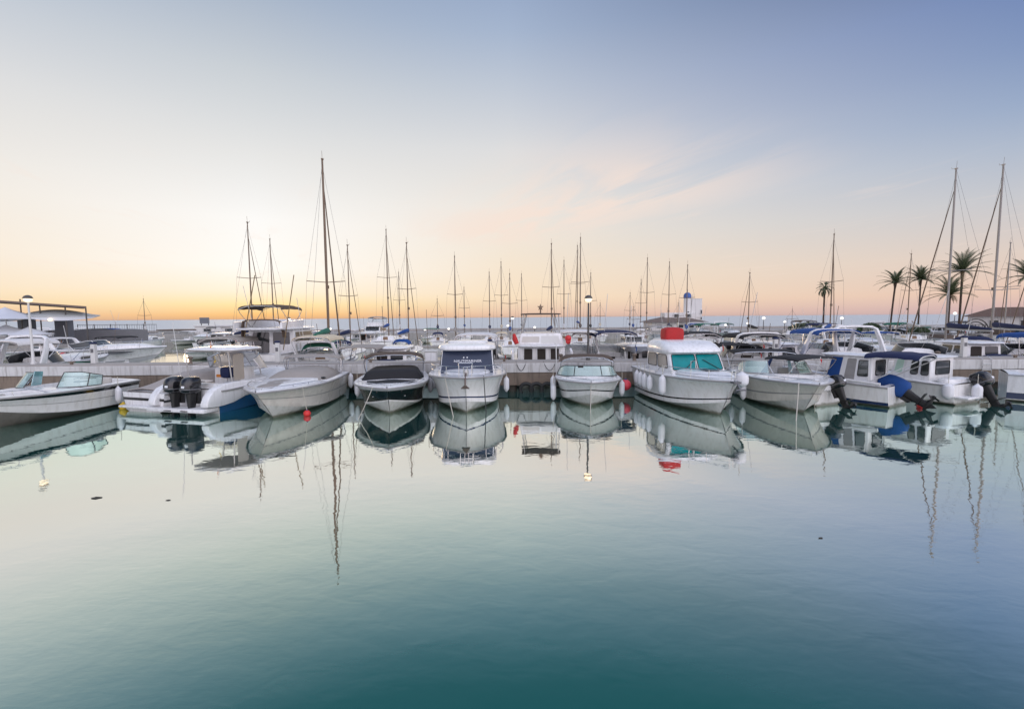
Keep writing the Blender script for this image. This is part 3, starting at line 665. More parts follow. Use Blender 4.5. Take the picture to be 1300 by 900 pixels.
FENDER = {}
def fender(x, y, ztop, label, group, L=.55, r=.105, m='fender', rope=.35):
    key = (L, r, m)
    if key not in FENDER:
        t = empty('boat_fender', (0, 0, 0))
        MB().lathe([(.02, -L - .04), (r * .5, -L), (r * .9, -L + .06), (r, -L + .13), (r, -.16), (r * .9, -.08), (r * .4, -.02), (.025, .02)], 12).build('body', m, t)
        MB().tube([(0, 0, .0), (.005, 0, rope * .5), (0, 0, rope)], .010, 5).build('rope', 'rope', t)
        FENDER[key] = t
    else: t = copy_tree(FENDER[key])
    t.location = (x, y, ztop); tag(t, label, 'fender', group); return t
def on_boat(bt, t, side, out=.10):
    """world point just outside the sheer of boat bt"""
    p = Vector((bt.L * t, side * (bt.b(t) + out), bt.s(t))); a = bt.root.rotation_euler.z
    return Vector((bt.root.location.x + p.x * math.cos(a) - p.y * math.sin(a), bt.root.location.y + p.x * math.sin(a) + p.y * math.cos(a), p.z))
def hang(bt, t, side, label, group, drop=.30, **k):
    p = on_boat(bt, t, side); return fender(p.x, p.y, p.z - drop, label, group, **k)
def line(p, q, label, r=.014, m='rope', sag=.1):
    p, q = Vector(p), Vector(q); pts = [p.lerp(q, i / 8) - Vector((0, 0, sag * math.sin(PI * i / 8))) for i in range(9)]
    o = MB().tube(pts, r, 5).build('mooring_line', m); return tag(o, label, 'mooring line', 'mooring lines of the front row')
def buoy(px, py, Z, r, m, label, cat='buoy', z=None):
    x = PX(px, Z); z = PZ(px, py, Z) if z is None else z
    t = empty('ball_buoy', (x, Z, z)); tag(t, label, cat); MB().ball((0, 0, 0), r, 18).build('ball', m, t); MB().lathe([(r * .3, r * .9), (r * .22, r * 1.12), (.02, r * 1.18)], 10).build('neck', 'fender_blue' if m != 'buoy_yellow' else m, t); return t

# A: open bowrider at the left edge
pos, hd, L = P2(-15.25, 12.1, -15.3, 17.8)
A = Boat('bowrider', 'white open bowrider with walk-through windscreen and dark hull stripe, at the left edge', 'motorboat', pos, hd, L, 2.6, .86, .98, 'moored motorboats of the front row', p=2.6, rake=1.0, bands=((.10, 'gelcoat'), (.24, 'hull_black'), (.55, 'hull_white'), (.58, 'rub_grey'), (1, 'hull_white')), bottom='antifoul', zc0=.10, rise=.78)
A.deck(((.04, .44), (.54, .86)), .38)
A.screen(.47, .46, .9, .97, .42, 'clear_screen', 'post_dark', (-.75, .75), (-.28, .28))
A.part(MB().panel([(2.6, -.30, 1.0), (2.15, -.42, .98), (2.05, -.42, 1.42), (2.45, -.30, 1.46)], .0, .02, .04), 'screen_gate', 'cyan_screen')
A.seat(1.1, -.55, .38); A.seat(1.1, .6, .38)
A.part(MB().box((.45, 0, .55), (.6, 1.9, .36)), 'stern_bench', 'seat_vinyl', bevel=.06)
for sg in (-1, 1): A.part(MB().box((3.85, sg * .45, .82), (.9, .34, .14)), 'bow_cushion', 'seat_vinyl', bevel=.05)
A.part(MB().box((5.05, 0, 1.03), (.42, .5, .03)), 'anchor_hatch', 'hull_grey', bevel=.01)
A.rail(.60, .98, .16, 4, .14, mid=False)
A.part(MB().tube([(1.8, .9, 1.25), (2.0, .75, 1.2), (2.1, .6, 1.15)], .012).lathe([(.17, 0), (.19, .02), (.17, .04)], 14, (1.85, .62, 1.02)), 'steering_wheel', 'black_matt')
hang(A, .22, 1, 'white cylinder fender hanging slanted on the bowrider at the left edge', 'white fenders on the front row boats', .10)
buoy(151, 517, 16.4, .14, 'buoy_yellow', 'small yellow buoy floating at the stern of the covered speedboat')

# B: covered speedboat
pos, hd, L = P2(-11.4, 19.25, -12.45, 15.8)
B_ = Boat('covered_speedboat', 'low white speedboat fully wrapped in a pale sand tarpaulin', 'motorboat', pos, hd, L, 2.15, .66, .74, 'moored motorboats of the front row', bands=((.12, 'gelcoat'), (.38, 'gelcoat'), (.52, 'hull_black'), (1, 'hull_white')))
B_.deck(((.05, .5),), .3)
B_.cover(.03, .97, lambda u: (.10 + .42 * sstep(0, .5, u)) * (1 - sstep(.8, 1, u) * .7), 'cover_sand', 1.03, drop=.12)
B_.part(MB().box((-.01, 0, .44), (.03, 1.86, .09)), 'transom_band', 'hull_black', bevel=.01)
B_.part(MB().box((-.13, 0, .20), (.24, 1.7, .07)), 'swim_platform', 'gelcoat', bevel=.02)

# C: open fishing boat, stern to the camera, two outboards
pos, hd, L = (-10.75, 15.7), 76, 4.4
C = Boat('fishing_boat', 'white and blue fishing boat with two black outboards turned to the camera', 'motorboat', pos, hd, L, 2.55, .78, 1.15, 'moored motorboats of the front row', tw=.96, bands=((.08, 'gelcoat'), (.46, 'gelcoat'), (.60, 'hull_blue'), (1, 'hull_blue')), bottom='hull_blue', zc0=.0)
C.deck(((.10, .50),), .32)
C.outboard(-.12, -.40, .72, 4); C.outboard(-.12, .26, .72, 4)
for sg in (-1, 1):   # rounded stern quarters
    C.part(MB().loft([[(x, sg * (1.22 - (0 if k % 2 else .30)), z) for k, z in ((0, z0), (1, z0), (1, z1), (0, z1))] for x, z0, z1 in ((-.55, .30, .40), (-.45, .28, .62), (-.25, .26, .82), (.1, .26, .95), (.5, .30, .99), (1.2, .5, .96), (2.0, .8, 1.0))], True, True), 'quarter_moulding', 'gelcoat', bevel=.03)
C.part(MB().box((-.35, 0, .18), (.6, 2.3, .12)), 'swim_platform', 'gelcoat', bevel=.02)
C.part(MB().box((.42, 0, .66), (.35, 1.95, .55)), 'stern_bench', 'gelcoat', bevel=.06)
_, q = C.cabin(1.45, 2.5, 1.5, 2.2, .35, 1.36, 1.25, 1.1, 1.2, .95, bevel=.08, name='console')
C.window(q('back', .52, .92, .30, .78), 'gelcoat', 'rub_grey', .05, name='locker_door')
C.part(MB().panel(q('back', .10, .40, .64, .74), .01, .01, .03), 'nameplate', 'orange_plastic')
C.screen(.60, .58, .8, .92, .42, 'clear_vinyl', 'steel', (-.5, 0, .5), z0=1.3, name='clear_curtain')
C.roof(1.20, 2.04, 1.7, 2.05, .07, .05, 'gelcoat', 'hard_top').location.y = -.25
C.part(MB().box((1.2, -.25, 2.02), (1.45, 1.8, .04)), 'roof_lining', 'cover_sand', bevel=.01)
for sg in (-1, 1):
    f = MB(); f.tube([(.75, sg * .92, .95), (.65, sg * .9, 2.05)], .022); f.tube([(2.15, sg * .86, 1.05), (1.95, sg * .85, 2.05)], .022); f.tube([(.72, sg * .9, 1.5), (2.0, sg * .86, 1.6)], .016); C.part(f, 'roof_frame', 'alu')
C.part(MB().panel([(1.2, -1.0, 1.0), (.75, -1.0, 1.0), (.75, -1.0, 1.9), (1.2, -1.0, 1.9)], 0, .02, .05), 'side_curtain', 'clear_vinyl')
C.part(MB().box((1.2, -.3, 1.22), (.35, .4, .40)), 'engine_cloth', 'canvas_navy', bevel=.1)
C.flag(.7, -.30, 1.95, .42, 'flag_orange', .10, .1); C.flag(1.0, -.1, 1.55, .30, 'flag_yellow', .12, .1)
C.part(MB().tube([(.4, .85, .9), (.2, .85, 3.0)], .010, 5), 'aerial', 'post_white')
C.part(MB().box((.15, -.35, 1.05), (.3, .5, .05)), 'bait_board', 'seat_vinyl', bevel=.015)

# D: bow toward the camera, beige covers
pos, hd, L = P2(-7.45, 13.6, -7.85, 19.3)
D = Boat('sport_boat', 'white sport boat under beige bow and cockpit covers beside the red ball buoy', 'motorboat', pos, hd, L, 2.5, .92, .98, 'moored motorboats of the front row', p=2.9, rake=1.1, bands=((.10, 'gelcoat'), (.5, 'hull_cream'), (.54, 'rub_grey'), (1, 'hull_cream')))
D.deck(((.03, .5),), .4)
D.trunk(.5, .93, .10, .72)
D.cover(.58, .93, .12, 'cover_beige', .66, name='bow_cover', drop=.0)
D.cover(.04, .54, .34, 'cover_beige', .80, name='cockpit_cover', ends=.3, ridge=2)
D.part(MB().lathe([(.09, 0), (.10, .02), (.05, .05)], 12, (2.7, .95, 1.0)), 'deck_vent', 'black_matt')
D.bimini(.5, 1.1, 2.1, 1.72, 'cover_beige', .12, .95, hoops=(0, .5, 1), r=.016)
D.rail(.55, .97, .10, 4, .12, mid=False)
buoy(386, 526, 15.0, .115, 'buoy_red', 'small red ball buoy floating before the beige covered sport boat', z=.07)
hang(D, .04, 1, 'white fender hanging at the stern corner of the beige covered sport boat', 'white fenders on the front row boats', .05)

# E: black hull
pos, hd, L = P2(-3.85, 14.4, -4.75, 19.35)
E = Boat('black_speedboat', 'black hulled speedboat with white deck and black cockpit cover', 'motorboat', pos, hd, L, 2.55, .90, .96, 'moored motorboats of the front row', p=3.2, rake=.9, bands=((.20, 'gelcoat'), (.26, 'rub_grey'), (.9, 'hull_black'), (1, 'hull_white')))
E.deck(((.03, .52), (.62, .82)), .42)
E.cover(.10, .58, .33, 'cover_black', .84, name='cockpit_cover', ends=.12, ridge=6); E.cover(.60, .86, .05, 'cover_black', .66, name='bow_cover', drop=0)
E.bimini(.5, 1.6, 2.2, 1.80, 'canvas_brown', .24, .95, hoops=(0, 1), r=.018)
E.rail(.60, .97, .10, 3, .12, mid=False)
for y in (-.62, .62): E.part(MB().ball((E.L * .86, y * .8, .60), .03, 8, sz=.6), 'bow_light', 'steel')
hang(E, .30, -1, 'white fender between the black speedboat and the beige covered boat', 'white fenders on the front row boats', .15)
hang(E, .22, 1, 'white fender between the black speedboat and the blue screened cabin boat', 'white fenders on the front row boats', .15)

# F: cabin boat with the printed blue windscreen cover
pos, hd, L = P2(-1.47, 14.75, -1.75, 19.35)
F_ = Boat('cabin_cruiser', 'white cabin boat with dark blue printed screen cover, bow on, in the centre', 'motorboat', pos, hd, L, 2.72, 1.12, 1.22, 'moored motorboats of the front row', p=3.6, rake=.55, flare=.16, bands=((.14, 'gelcoat'), (.78, 'hull_white'), (.84, 'hull_navy'), (1, 'hull_white')), zc0=.10, rise=.25)
F_.deck(((.03, .30),), .55, camber=.03)
F_.trunk(.42, .86, .14, .62)
cb, q = F_.cabin(1.15, 3.05, 1.2, 2.55, 1.1, 1.97, 1.95, 1.9, 1.85, 1.78, bevel=.06)
scr = MB().panel(q('front', .02, .98, .06, .97), .03, .03, .05).build('screen_cover', 'blue_vinyl', F_.root, 40)
fq = q('front', 0, 1, 0, 1); cen = (fq[0] + fq[1] + fq[2] + fq[3]) / 4; ex = (fq[1] - fq[0]).normalized(); nz_ = (fq[1] - fq[0]).cross(fq[3] - fq[0]).normalized(); ey = nz_.cross(ex)
def on_q(u, v): return Matrix(((ex.x, ey.x, nz_.x, 0), (ex.y, ey.y, nz_.y, 0), (ex.z, ey.z, nz_.z, 0), (0, 0, 0, 1))), cen + ex * u + ey * v + nz_ * .040
def mtx(u, v):
    m, c = on_q(u, v); m = m.copy(); m.translation = c; return m
text('lettering', 'NAUTIMARINER', .135, 'print_white', scr, mtx(.02, .03))
lm = MB()
for u in (-.12, .0):
    _, c = on_q(u, .17); lm.ball((c.x, c.y, c.z), .028, 10)
lm.build('emblem', 'print_white', scr)
for sd, a in (('star', (.08, .46)), ('star', (.52, .92)), ('port', (.08, .46)), ('port', (.54, .92))): F_.window(q(sd, a[0], a[1], .35, .85), 'dark_glass')
F_.roof(1.80, 1.955, 2.15, 2.06, .17, .08)
F_.roof(1.5, 2.17, 1.1, 1.5, .07, .02, name='roof_hatch')
F_.rail(.42, .985, .34, 6, .10, lean=.05)
pl = MB(); [pl.tube([(L * .90, sg * .22, 1.30), (L * .94, sg * .22, 1.66), (L * 1.0, sg * .2, 1.60), (L * 1.0, sg * .2, 1.26)], .014) for sg in (-1, 1)]; pl.tube([(L * .94, -.22, 1.66), (L * .94, .22, 1.66)], .014); F_.part(pl, 'pulpit_gate', 'steel')
an = MB(); an.tube([(L * .9, 0, 1.30), (L * 1.02, 0, 1.20), (L * 1.06, 0, 1.02)], .03); an.add([(L * 1.05, -.13, .93), (L * 1.05, .13, .93), (L * 1.07, 0, 1.06), (L * 1.09, -.13, .93), (L * 1.09, .13, .93), (L * 1.11, 0, 1.06)], [(0, 1, 2), (5, 4, 3), (0, 3, 4, 1), (1, 4, 5, 2), (2, 5, 3, 0)]); F_.part(an, 'anchor', 'tile_brown')
F_.part(MB().lathe([(.09, 0), (.09, .12), (.06, .16)], 12, (L * .86, 0, 1.26)), 'windlass', 'alu')
line(on_boat(F_, .92, 1, .0) + Vector((0, 0, .02)), (PX(617, 15.6), 15.3, -.1), 'dark mooring line down the right bow of the blue screened cabin boat', .016, 'rope_dark', .0)
line(on_boat(F_, .90, -1, .0) + Vector((0, 0, .02)), (PX(577, 15.0), 14.6, -.1), 'pale mooring line down the left bow of the blue screened cabin boat', .014, 'rope', .05)
hang(F_, .12, -1, 'white fender on the left side of the blue screened cabin boat', 'white fenders on the front row boats', .25); hang(F_, .30, 1, 'white fender on the right side of the blue screened cabin boat', 'white fenders on the front row boats', .3)

# H: small bowrider, black bimini
pos, hd, L = P2(2.63, 15.6, 3.0, 19.35)
H = Boat('small_bowrider', 'small white bowrider with three pane windscreen under a black bimini', 'motorboat', pos, hd, L, 2.38, .84, .92, 'moored motorboats of the front row', p=3.0, rake=.7, bands=((.12, 'gelcoat'), (.58, 'hull_white'), (.66, 'hull_black'), (.74, 'hull_white'), (1, 'hull_white')))
H.deck(((.04, .46), (.58, .84)), .4)
H.screen(.55, .36, .9, .96, .30, 'clear_screen', 'black_matt', (-.30, .30))
H.bimini(.55, 1.55, 2.0, 1.66, 'canvas_brown', .22, .9, hoops=(0, 1), r=.016)
H.seat(1.0, -.5, .4); H.seat(1.0, .5, .4)
H.rail(.58, .97, .10, 3, .12, mid=False)
H.part(MB().box((2.2, -.28, 1.28), (.05, .2, .06)), 'mirror', 'black_matt', bevel=.01)
hang(H, .40, -1, 'white fender tilted out on the left side of the small three pane bowrider', 'white fenders on the front row boats', .0); hang(H, .56, -1, 'white fender low at the left bow of the small three pane bowrider', 'white fenders on the front row boats', .25); hang(H, .42, 1, 'white fender on the right side of the small three pane bowrider', 'white fenders on the front row boats', .15)
line(on_boat(H, .96, 0, 0) , (PX(749, 15.2), 15.0, -.1), 'pale mooring line from the bow of the small three pane bowrider', .014, 'rope', .03)
H.part(MB().tube([(1.0, -1.16, .85), (1.0, -1.18, 2.05)], .022), 'pole', 'post_white')
buoy(795, 489, 18.2, .215, 'buoy_pink', 'large pink ball fender hanging beside the white pilothouse cruiser', 'fender')

# I: pilothouse cruiser with teal windows
pos, hd, L = P2(6.62, 13.95, 6.10, 19.3)
I_ = Boat('pilothouse_cruiser', 'white pilothouse cruiser with teal windows and a red covered roof box', 'motorboat', pos, hd, L, 2.75, 1.10, 1.16, 'moored motorboats of the front row', p=3.0, rake=.75, flare=.15, bands=((.12, 'gelcoat'), (.80, 'hull_white'), (.86, 'hull_black'), (1, 'hull_white')), zc0=.10, rise=.30)
I_.deck(((.03, .24),), .55, camber=.03)
I_.trunk(.5, .88, .16, .64)
cb, q = I_.cabin(1.0, 3.25, 1.05, 2.82, 1.08, 1.82, 2.05, 1.98, 1.98, 1.84, bevel=.06)
I_.window(q('front', .04, .485, .24, .92), 'teal_glass', 'black_matt', .05); I_.window(q('front', .515, .96, .24, .92), 'teal_glass', 'black_matt', .05)
wp = MB(); c0 = q('front', .25, .62, .25, .7); wp.tube([c0[0] + Vector((.04, 0, 0)), c0[2].lerp(c0[3], .4) + Vector((.04, 0, 0))], .012); c0 = q('front', .62, .9, .25, .7); wp.tube([c0[3] + Vector((.04, 0, 0)), c0[1] + Vector((.04, 0, 0))], .012); I_.part(wp, 'wiper', 'black_matt')
for sd, sp in (('star', ((.10, .46), (.52, .90))), ('port', ((.10, .46), (.52, .90)))):
    for a, c in sp: I_.window(q(sd, a, c, .30, .90), 'clear_vinyl' if sd == 'star' else 'teal_glass', 'black_matt', .07)
rf = MB(); rings = []
for zz, xa, xb, wy in ((1.80, .80, 2.98, 2.02), (1.86, .74, 3.06, 2.10), (1.93, .74, 3.04, 2.12), (2.10, .80, 2.72, 2.02), (2.20, .95, 2.45, 1.86), (2.245, 1.25, 2.1, 1.2)):
    xc_, lx_ = (xa + xb) / 2, xb - xa; rings.append([(xc_ + lx_ / 2 * math.copysign(abs(math.cos(a_)) ** .4, math.cos(a_)), wy / 2 * math.copysign(abs(math.sin(a_)) ** .4, math.sin(a_)), zz) for a_ in [2 * PI * k / 40 for k in range(40)]])
rf.loft(rings, True, True).build('roof', 'gelcoat', I_.root, 50)
hc = MB(); hc.slab((1.55, -.24, 2.2), .58, .74, .42, .07, 6); hc.build('roof_box', 'canvas_red', I_.root, 50)
I_.rail(.46, .985, .30, 6, .10, lean=.03)
I_.part(MB().tube([(3.7, -.55, 1.35), (3.72, -.55, 1.62), (3.74, -.40, 1.62), (3.76, -.40, 1.35)], .016), 'grab_rail', 'steel'); I_.part(MB().slab((3.9, 0, 1.33), .5, .5, .035, .01, 8), 'deck_hatch', 'dark_glass')
I_.part(MB().box((L * .985, 0, 1.13), (.5, .22, .06)).tube([(L * 1.02, 0, 1.13), (L * 1.06, 0, .95), (L * 1.0, .0, .80)], .03).tube([(L * 1.06, -.15, .94), (L * 1.06, .15, .94)], .025), 'anchor', 'motor_grey')
for k, t in enumerate((.22, .30, .38, .47)):
    hang(I_, t, -1, 'white fender in a close row of four along the teal windowed pilothouse cruiser', 'close row of fenders on the pilothouse cruiser', .05 + .02 * k, L=.5)
hang(I_, .64, -1, 'large white fender alone ahead of a row of four on the pilothouse cruiser', 'white fenders on the front row boats', .0, L=.62, r=.12)
hang(I_, .97, 1, 'round white fender at the bow tip of the pilothouse cruiser', 'white fenders on the front row boats', -.25, L=.42, r=.19)

# G: bowrider right of it
pos, hd, L = P2(9.15, 13.95, 10.0, 19.3)
G = Boat('bowrider', 'white bowrider with split green and cyan windscreen right of the pilothouse cruiser', 'motorboat', pos, hd, L, 2.6, .98, 1.04, 'moored motorboats of the front row', p=2.7, rake=1.0, bands=((.10, 'gelcoat'), (.60, 'hull_cream'), (.66, 'rub_grey'), (1, 'hull_cream')))
G.deck(((.04, .52), (.60, .84)), .45)
G.screen(.50, .42, .9, .96, .42, 'clear_screen', 'alu', (-.75, .75), (-.22, .30))
G.part(MB().panel([(2.75, .30, 1.08), (2.35, .36, 1.06), (2.2, .36, 1.48), (2.55, .30, 1.5)], 0, .02, .04), 'screen_gate', 'cyan_screen')
G.seat(1.5, -.6, .45); G.seat(1.5, .6, .45); [G.part(MB().box((3.55, sg * .42, .90), (.8, .34, .14)), 'bow_cushion', 'seat_vinyl', bevel=.05) for sg in (-1, 1)]
G.rail(.58, .97, .12, 4, .13, mid=False)
G.bimini(.0, 1.0, 2.3, 1.78, 'cover_black', .10, .98, hoops=(0, 1), r=.016)
hang(G, .55, -1, 'white fender at the middle of the split windscreen bowrider', 'white fenders on the front row boats', .28); hang(G, .33, -1, 'white fender further aft on the split windscreen bowrider', 'white fenders on the front row boats', .1)
line(on_boat(G, .93, -1, .02), (PX(1010, 13.9), 13.7, -.1), 'pale mooring line from the bow of the split windscreen bowrider', .018, 'rope', .05)

# J: little open boat, stern to the camera, black and red outboard, black bimini
J = Boat('open_dinghy', 'small white open boat with a tilted black outboard and black bimini', 'motorboat', (10.85, 16.1), 112, 2.9, 1.7, .60, .75, 'moored motorboats of the front row', tw=.85, p=2.4)
J.deck(((.06, .7),), .3, gw=.12)
J.outboard(-.10, -.10, .56, 26, scale=.85)
J.bimini(.4, 1.7, 2.0, 1.66, 'cover_black', .08, .65, hoops=(0, 1))
J.part(MB().panel([(2.5, .35, .75), (1.9, .75, .75), (1.7, .75, 1.5), (1.9, .35, 1.5)], 0, .02, .04), 'side_curtain', 'canvas_blue'); J.part(MB().box((1.0, 0, .5), (.4, 1.3, .25)), 'bench', 'seat_vinyl', bevel=.03)
J.part(MB().slab((.1, .30, .55), .5, 1.0, .16, .03, 3), 'stern_cushion', 'gelcoat')

# K: pilothouse fisher lying across, stern to the right, blue hooded outboard, navy bimini
K_ = Boat('pilothouse_fisher', 'small white pilothouse fishing boat with a blue hooded outboard', 'motorboat', (13.15, 15.95), 122, 3.9, 1.9, .70, 1.0, 'moored motorboats of the front row', tw=.9, bands=((.08, 'gelcoat'), (.84, 'hull_white'), (.86, 'hull_navy'), (1, 'hull_navy')))
K_.deck(((.04, .14),), .3)
cb, q = K_.cabin(.55, 2.15, .55, 1.85, .35, 1.66, 1.30, 1.15, 1.25, 1.05, bevel=.05)
K_.part(MB().panel(q('port', .03, .30, .34, .95), .02, .02, .03), 'side_curtain', 'canvas_blue'); K_.part(MB().panel(q('port', .42, .64, .10, .93), .012, .02, .05), 'door', 'rub_grey'); K_.window(q('port', .70, .92, .48, .90), 'smoke_glass', 'black_matt', .04); K_.window(q('back', .2, .8, .5, .9)); K_.window(q('star', .15, .85, .5, .88)); K_.window(q('front', .06, .94, .36, .93), 'canvas_blue', None)
K_.roof(1.30, 1.66, 1.95, 1.5, .05, .05)
K_.bimini(-.75, .75, 1.55, 1.84, 'canvas_navy', .14, .8, hoops=(0, .9), pivot=.9, frame='post_white', r=.016)
K_.outboard(-.02, .05, .34, 60, coverm='canvas_blue', scale=.95)
K_.part(MB().tube([(.2, .90, .78), (1.6, .98, .86), (3.2, .55, 1.02)], .05, 8), 'fender_rail', 'canvas_white'); K_.part(MB().slab((2.85, .62, .98), .4, .2, .05, .02, 3), 'side_vent', 'teak')
K_.rail(.66, .98, .25, 4, .1)
J.flag(.2, .5, .7, 1.0, 'flag_red', .1, .1)

# L: double window cabin, black outboard
L_ = Boat('cabin_fisher', 'small white cabin boat with two square side windows and a black outboard', 'motorboat', (15.75, 16.2), 112, 3.6, 2.0, .70, .92, 'moored motorboats of the front row', tw=.9)
L_.deck(((.05, .2),), .3)
cb, q = L_.cabin(.75, 2.2, .75, 1.95, .35, 1.56, 1.45, 1.25, 1.40, 1.15, bevel=.05)
L_.window(q('port', .52, .70, .48, .90), 'smoke_glass', 'black_matt', .06); L_.window(q('port', .78, .96, .48, .90), 'smoke_glass', 'black_matt', .06); L_.window(q('port', .10, .30, .5, .90), 'pale_green', None); L_.window(q('back', .2, .8, .5, .9)); L_.window(q('star', .2, .8, .5, .9), 'pale_green')
L_.roof(1.40, 1.56, 1.75, 1.6, .05, .04); L_.outboard(-.12, -.30, .54, 30, scale=.95); L_.part(MB().slab((.35, .1, .70), .5, 1.4, .16, .04, 3), 'stern_cushion', 'gelcoat'); L_.part(MB().box((-.2, .35, .28), (.4, .9, .06)), 'swim_platform', 'gelcoat', bevel=.02)
hang(L_, .02, 1, 'fat white fender at the stern corner of the double window cabin boat', 'white fenders on the front row boats', -.05, L=.50, r=.16)
buoy(1174, 520, 15.6, .10, 'buoy_red', 'small red float in the water under the fat white fender', z=.05)
fender(PX(1246, 15.9), 15.9, .72, 'grey white fender beside the black outboard of the double window boat', 'white fenders on the front row boats', L=.5, r=.15)

# M: cut by the right edge
pos, hd, L = P2(17.1, 16.0, 20.6, 19.0)
M_ = Boat('motor_launch', 'white launch with navy rubbing band cut off by the right photo edge', 'motorboat', (18.1, 17.3), -38, 5.2, 2.2, .98, 1.15, 'moored motorboats of the front row', tw=.8, bands=((.04, 'gelcoat'), (.72, 'gelcoat'), (.80, 'hull_navy'), (.96, 'hull_navy'), (1, 'hull_white')), rub='hull_grey')
M_.deck(((.06, .5),), .4); M_.screen(.56, .4, .8, .9, .3, 'smoke_glass', 'alu'); M_.part(MB().box((1.0, -1.15, .72), (.12, .03, .22)), 'name_mark', 'tile_brown', bevel=.01)

line(on_boat(D, .80, 1, .02), (PX(386, 15.0), 15.0, .15), 'pale mooring line from the beige covered sport boat down to the red ball buoy', .012, 'rope', .02)
line(on_boat(E, .93, -1, .02), (PX(452, 14.6), 14.4, -.1), 'pale mooring line from the left bow of the black speedboat', .012, 'rope', .04)
line((PX(272, 15.7), 15.75, .62), (PX(273, 15.0), 15.0, -.1), 'pale mooring line at the stern of the blue fishing boat', .012, 'rope', .02)
line((PX(1038, 15.9), 15.95, .70), (PX(1039, 15.5), 15.5, -.1), 'pale mooring line at the stern of the small open boat', .012, 'rope', .02)

# ------------------------------------------------------------------ boats beyond the pier
CANV = {'navy': 'canvas_navy', 'blue': 'canvas_blue', 'black': 'cover_black', 'cream': 'canvas_cream', 'white': 'canvas_white', 'grey': 'cover_grey', 'brown': 'canvas_brown', 'beige': 'cover_beige', 'green': 'canvas_green'}
HULLS = {'white': ((.10, 'gelcoat'), (1, 'hull_white')), 'blue striped': ((.10, 'gelcoat'), (.35, 'hull_white'), (.48, 'hull_navy'), (1, 'hull_white')), 'navy': ((.14, 'gelcoat'), (1, 'hull_navy')), 'cream': ((.10, 'gelcoat'), (1, 'hull_cream')), 'grey': ((.12, 'gelcoat'), (1, 'hull_grey'))}
LAND = [(-400, 'beyond the left photo edge'), (18, 'under the parasol terrace'), (60, 'behind the left pier lamp'), (112, 'behind the bowrider stern'), (160, 'behind the yellow buoy'), (205, 'behind the sand tarpaulin boat'), (245, 'behind the twin black outboards'), (290, 'behind the blue fishing boat'), (330, 'left of the shed lamp'), (368, 'behind the beige covered bow'), (412, 'under the tallest left mast'), (450, 'left of black speedboat'), (490, 'behind black speedboat'), (530, 'left of blue screened boat'), (575, 'behind the blue screened boat'), (622, 'right of blue screened boat'), (655, 'left of the trawler doors'), (690, 'behind the flybridge trawler'), (727, 'left of middle pier lamp'), (765, 'behind the three pane bowrider'), (800, 'behind the pink ball fender'), (835, 'left of the red roof box'), (870, 'behind the red roof box'), (905, 'right of the control tower'), (945, 'behind the split windscreen bowrider'), (985, 'behind the cyan screen'), (1025, 'below the wide round bush'), (1065, 'below the lone small palm'), (1103, 'below the small round bush'), (1145, 'behind the blue hooded outboard'), (1190, 'behind the double window cabin'), (1235, 'below the tile roofed house'), (1280, 'behind the navy banded launch'), (1500, 'beyond the right photo edge')]
def land(px): return min(LAND, key=lambda l: abs(l[0] - px))[1]
ROWT = {2: 'just beyond the pier', 3: 'middle row', 4: 'far row', 5: 'breakwater row'}
def pick(lab_fn, opts):
    for o in opts:
        l = lab_fn(o)
        if l not in LABELS: return o, l
    o = opts[0]; l = lab_fn(o); return o, l

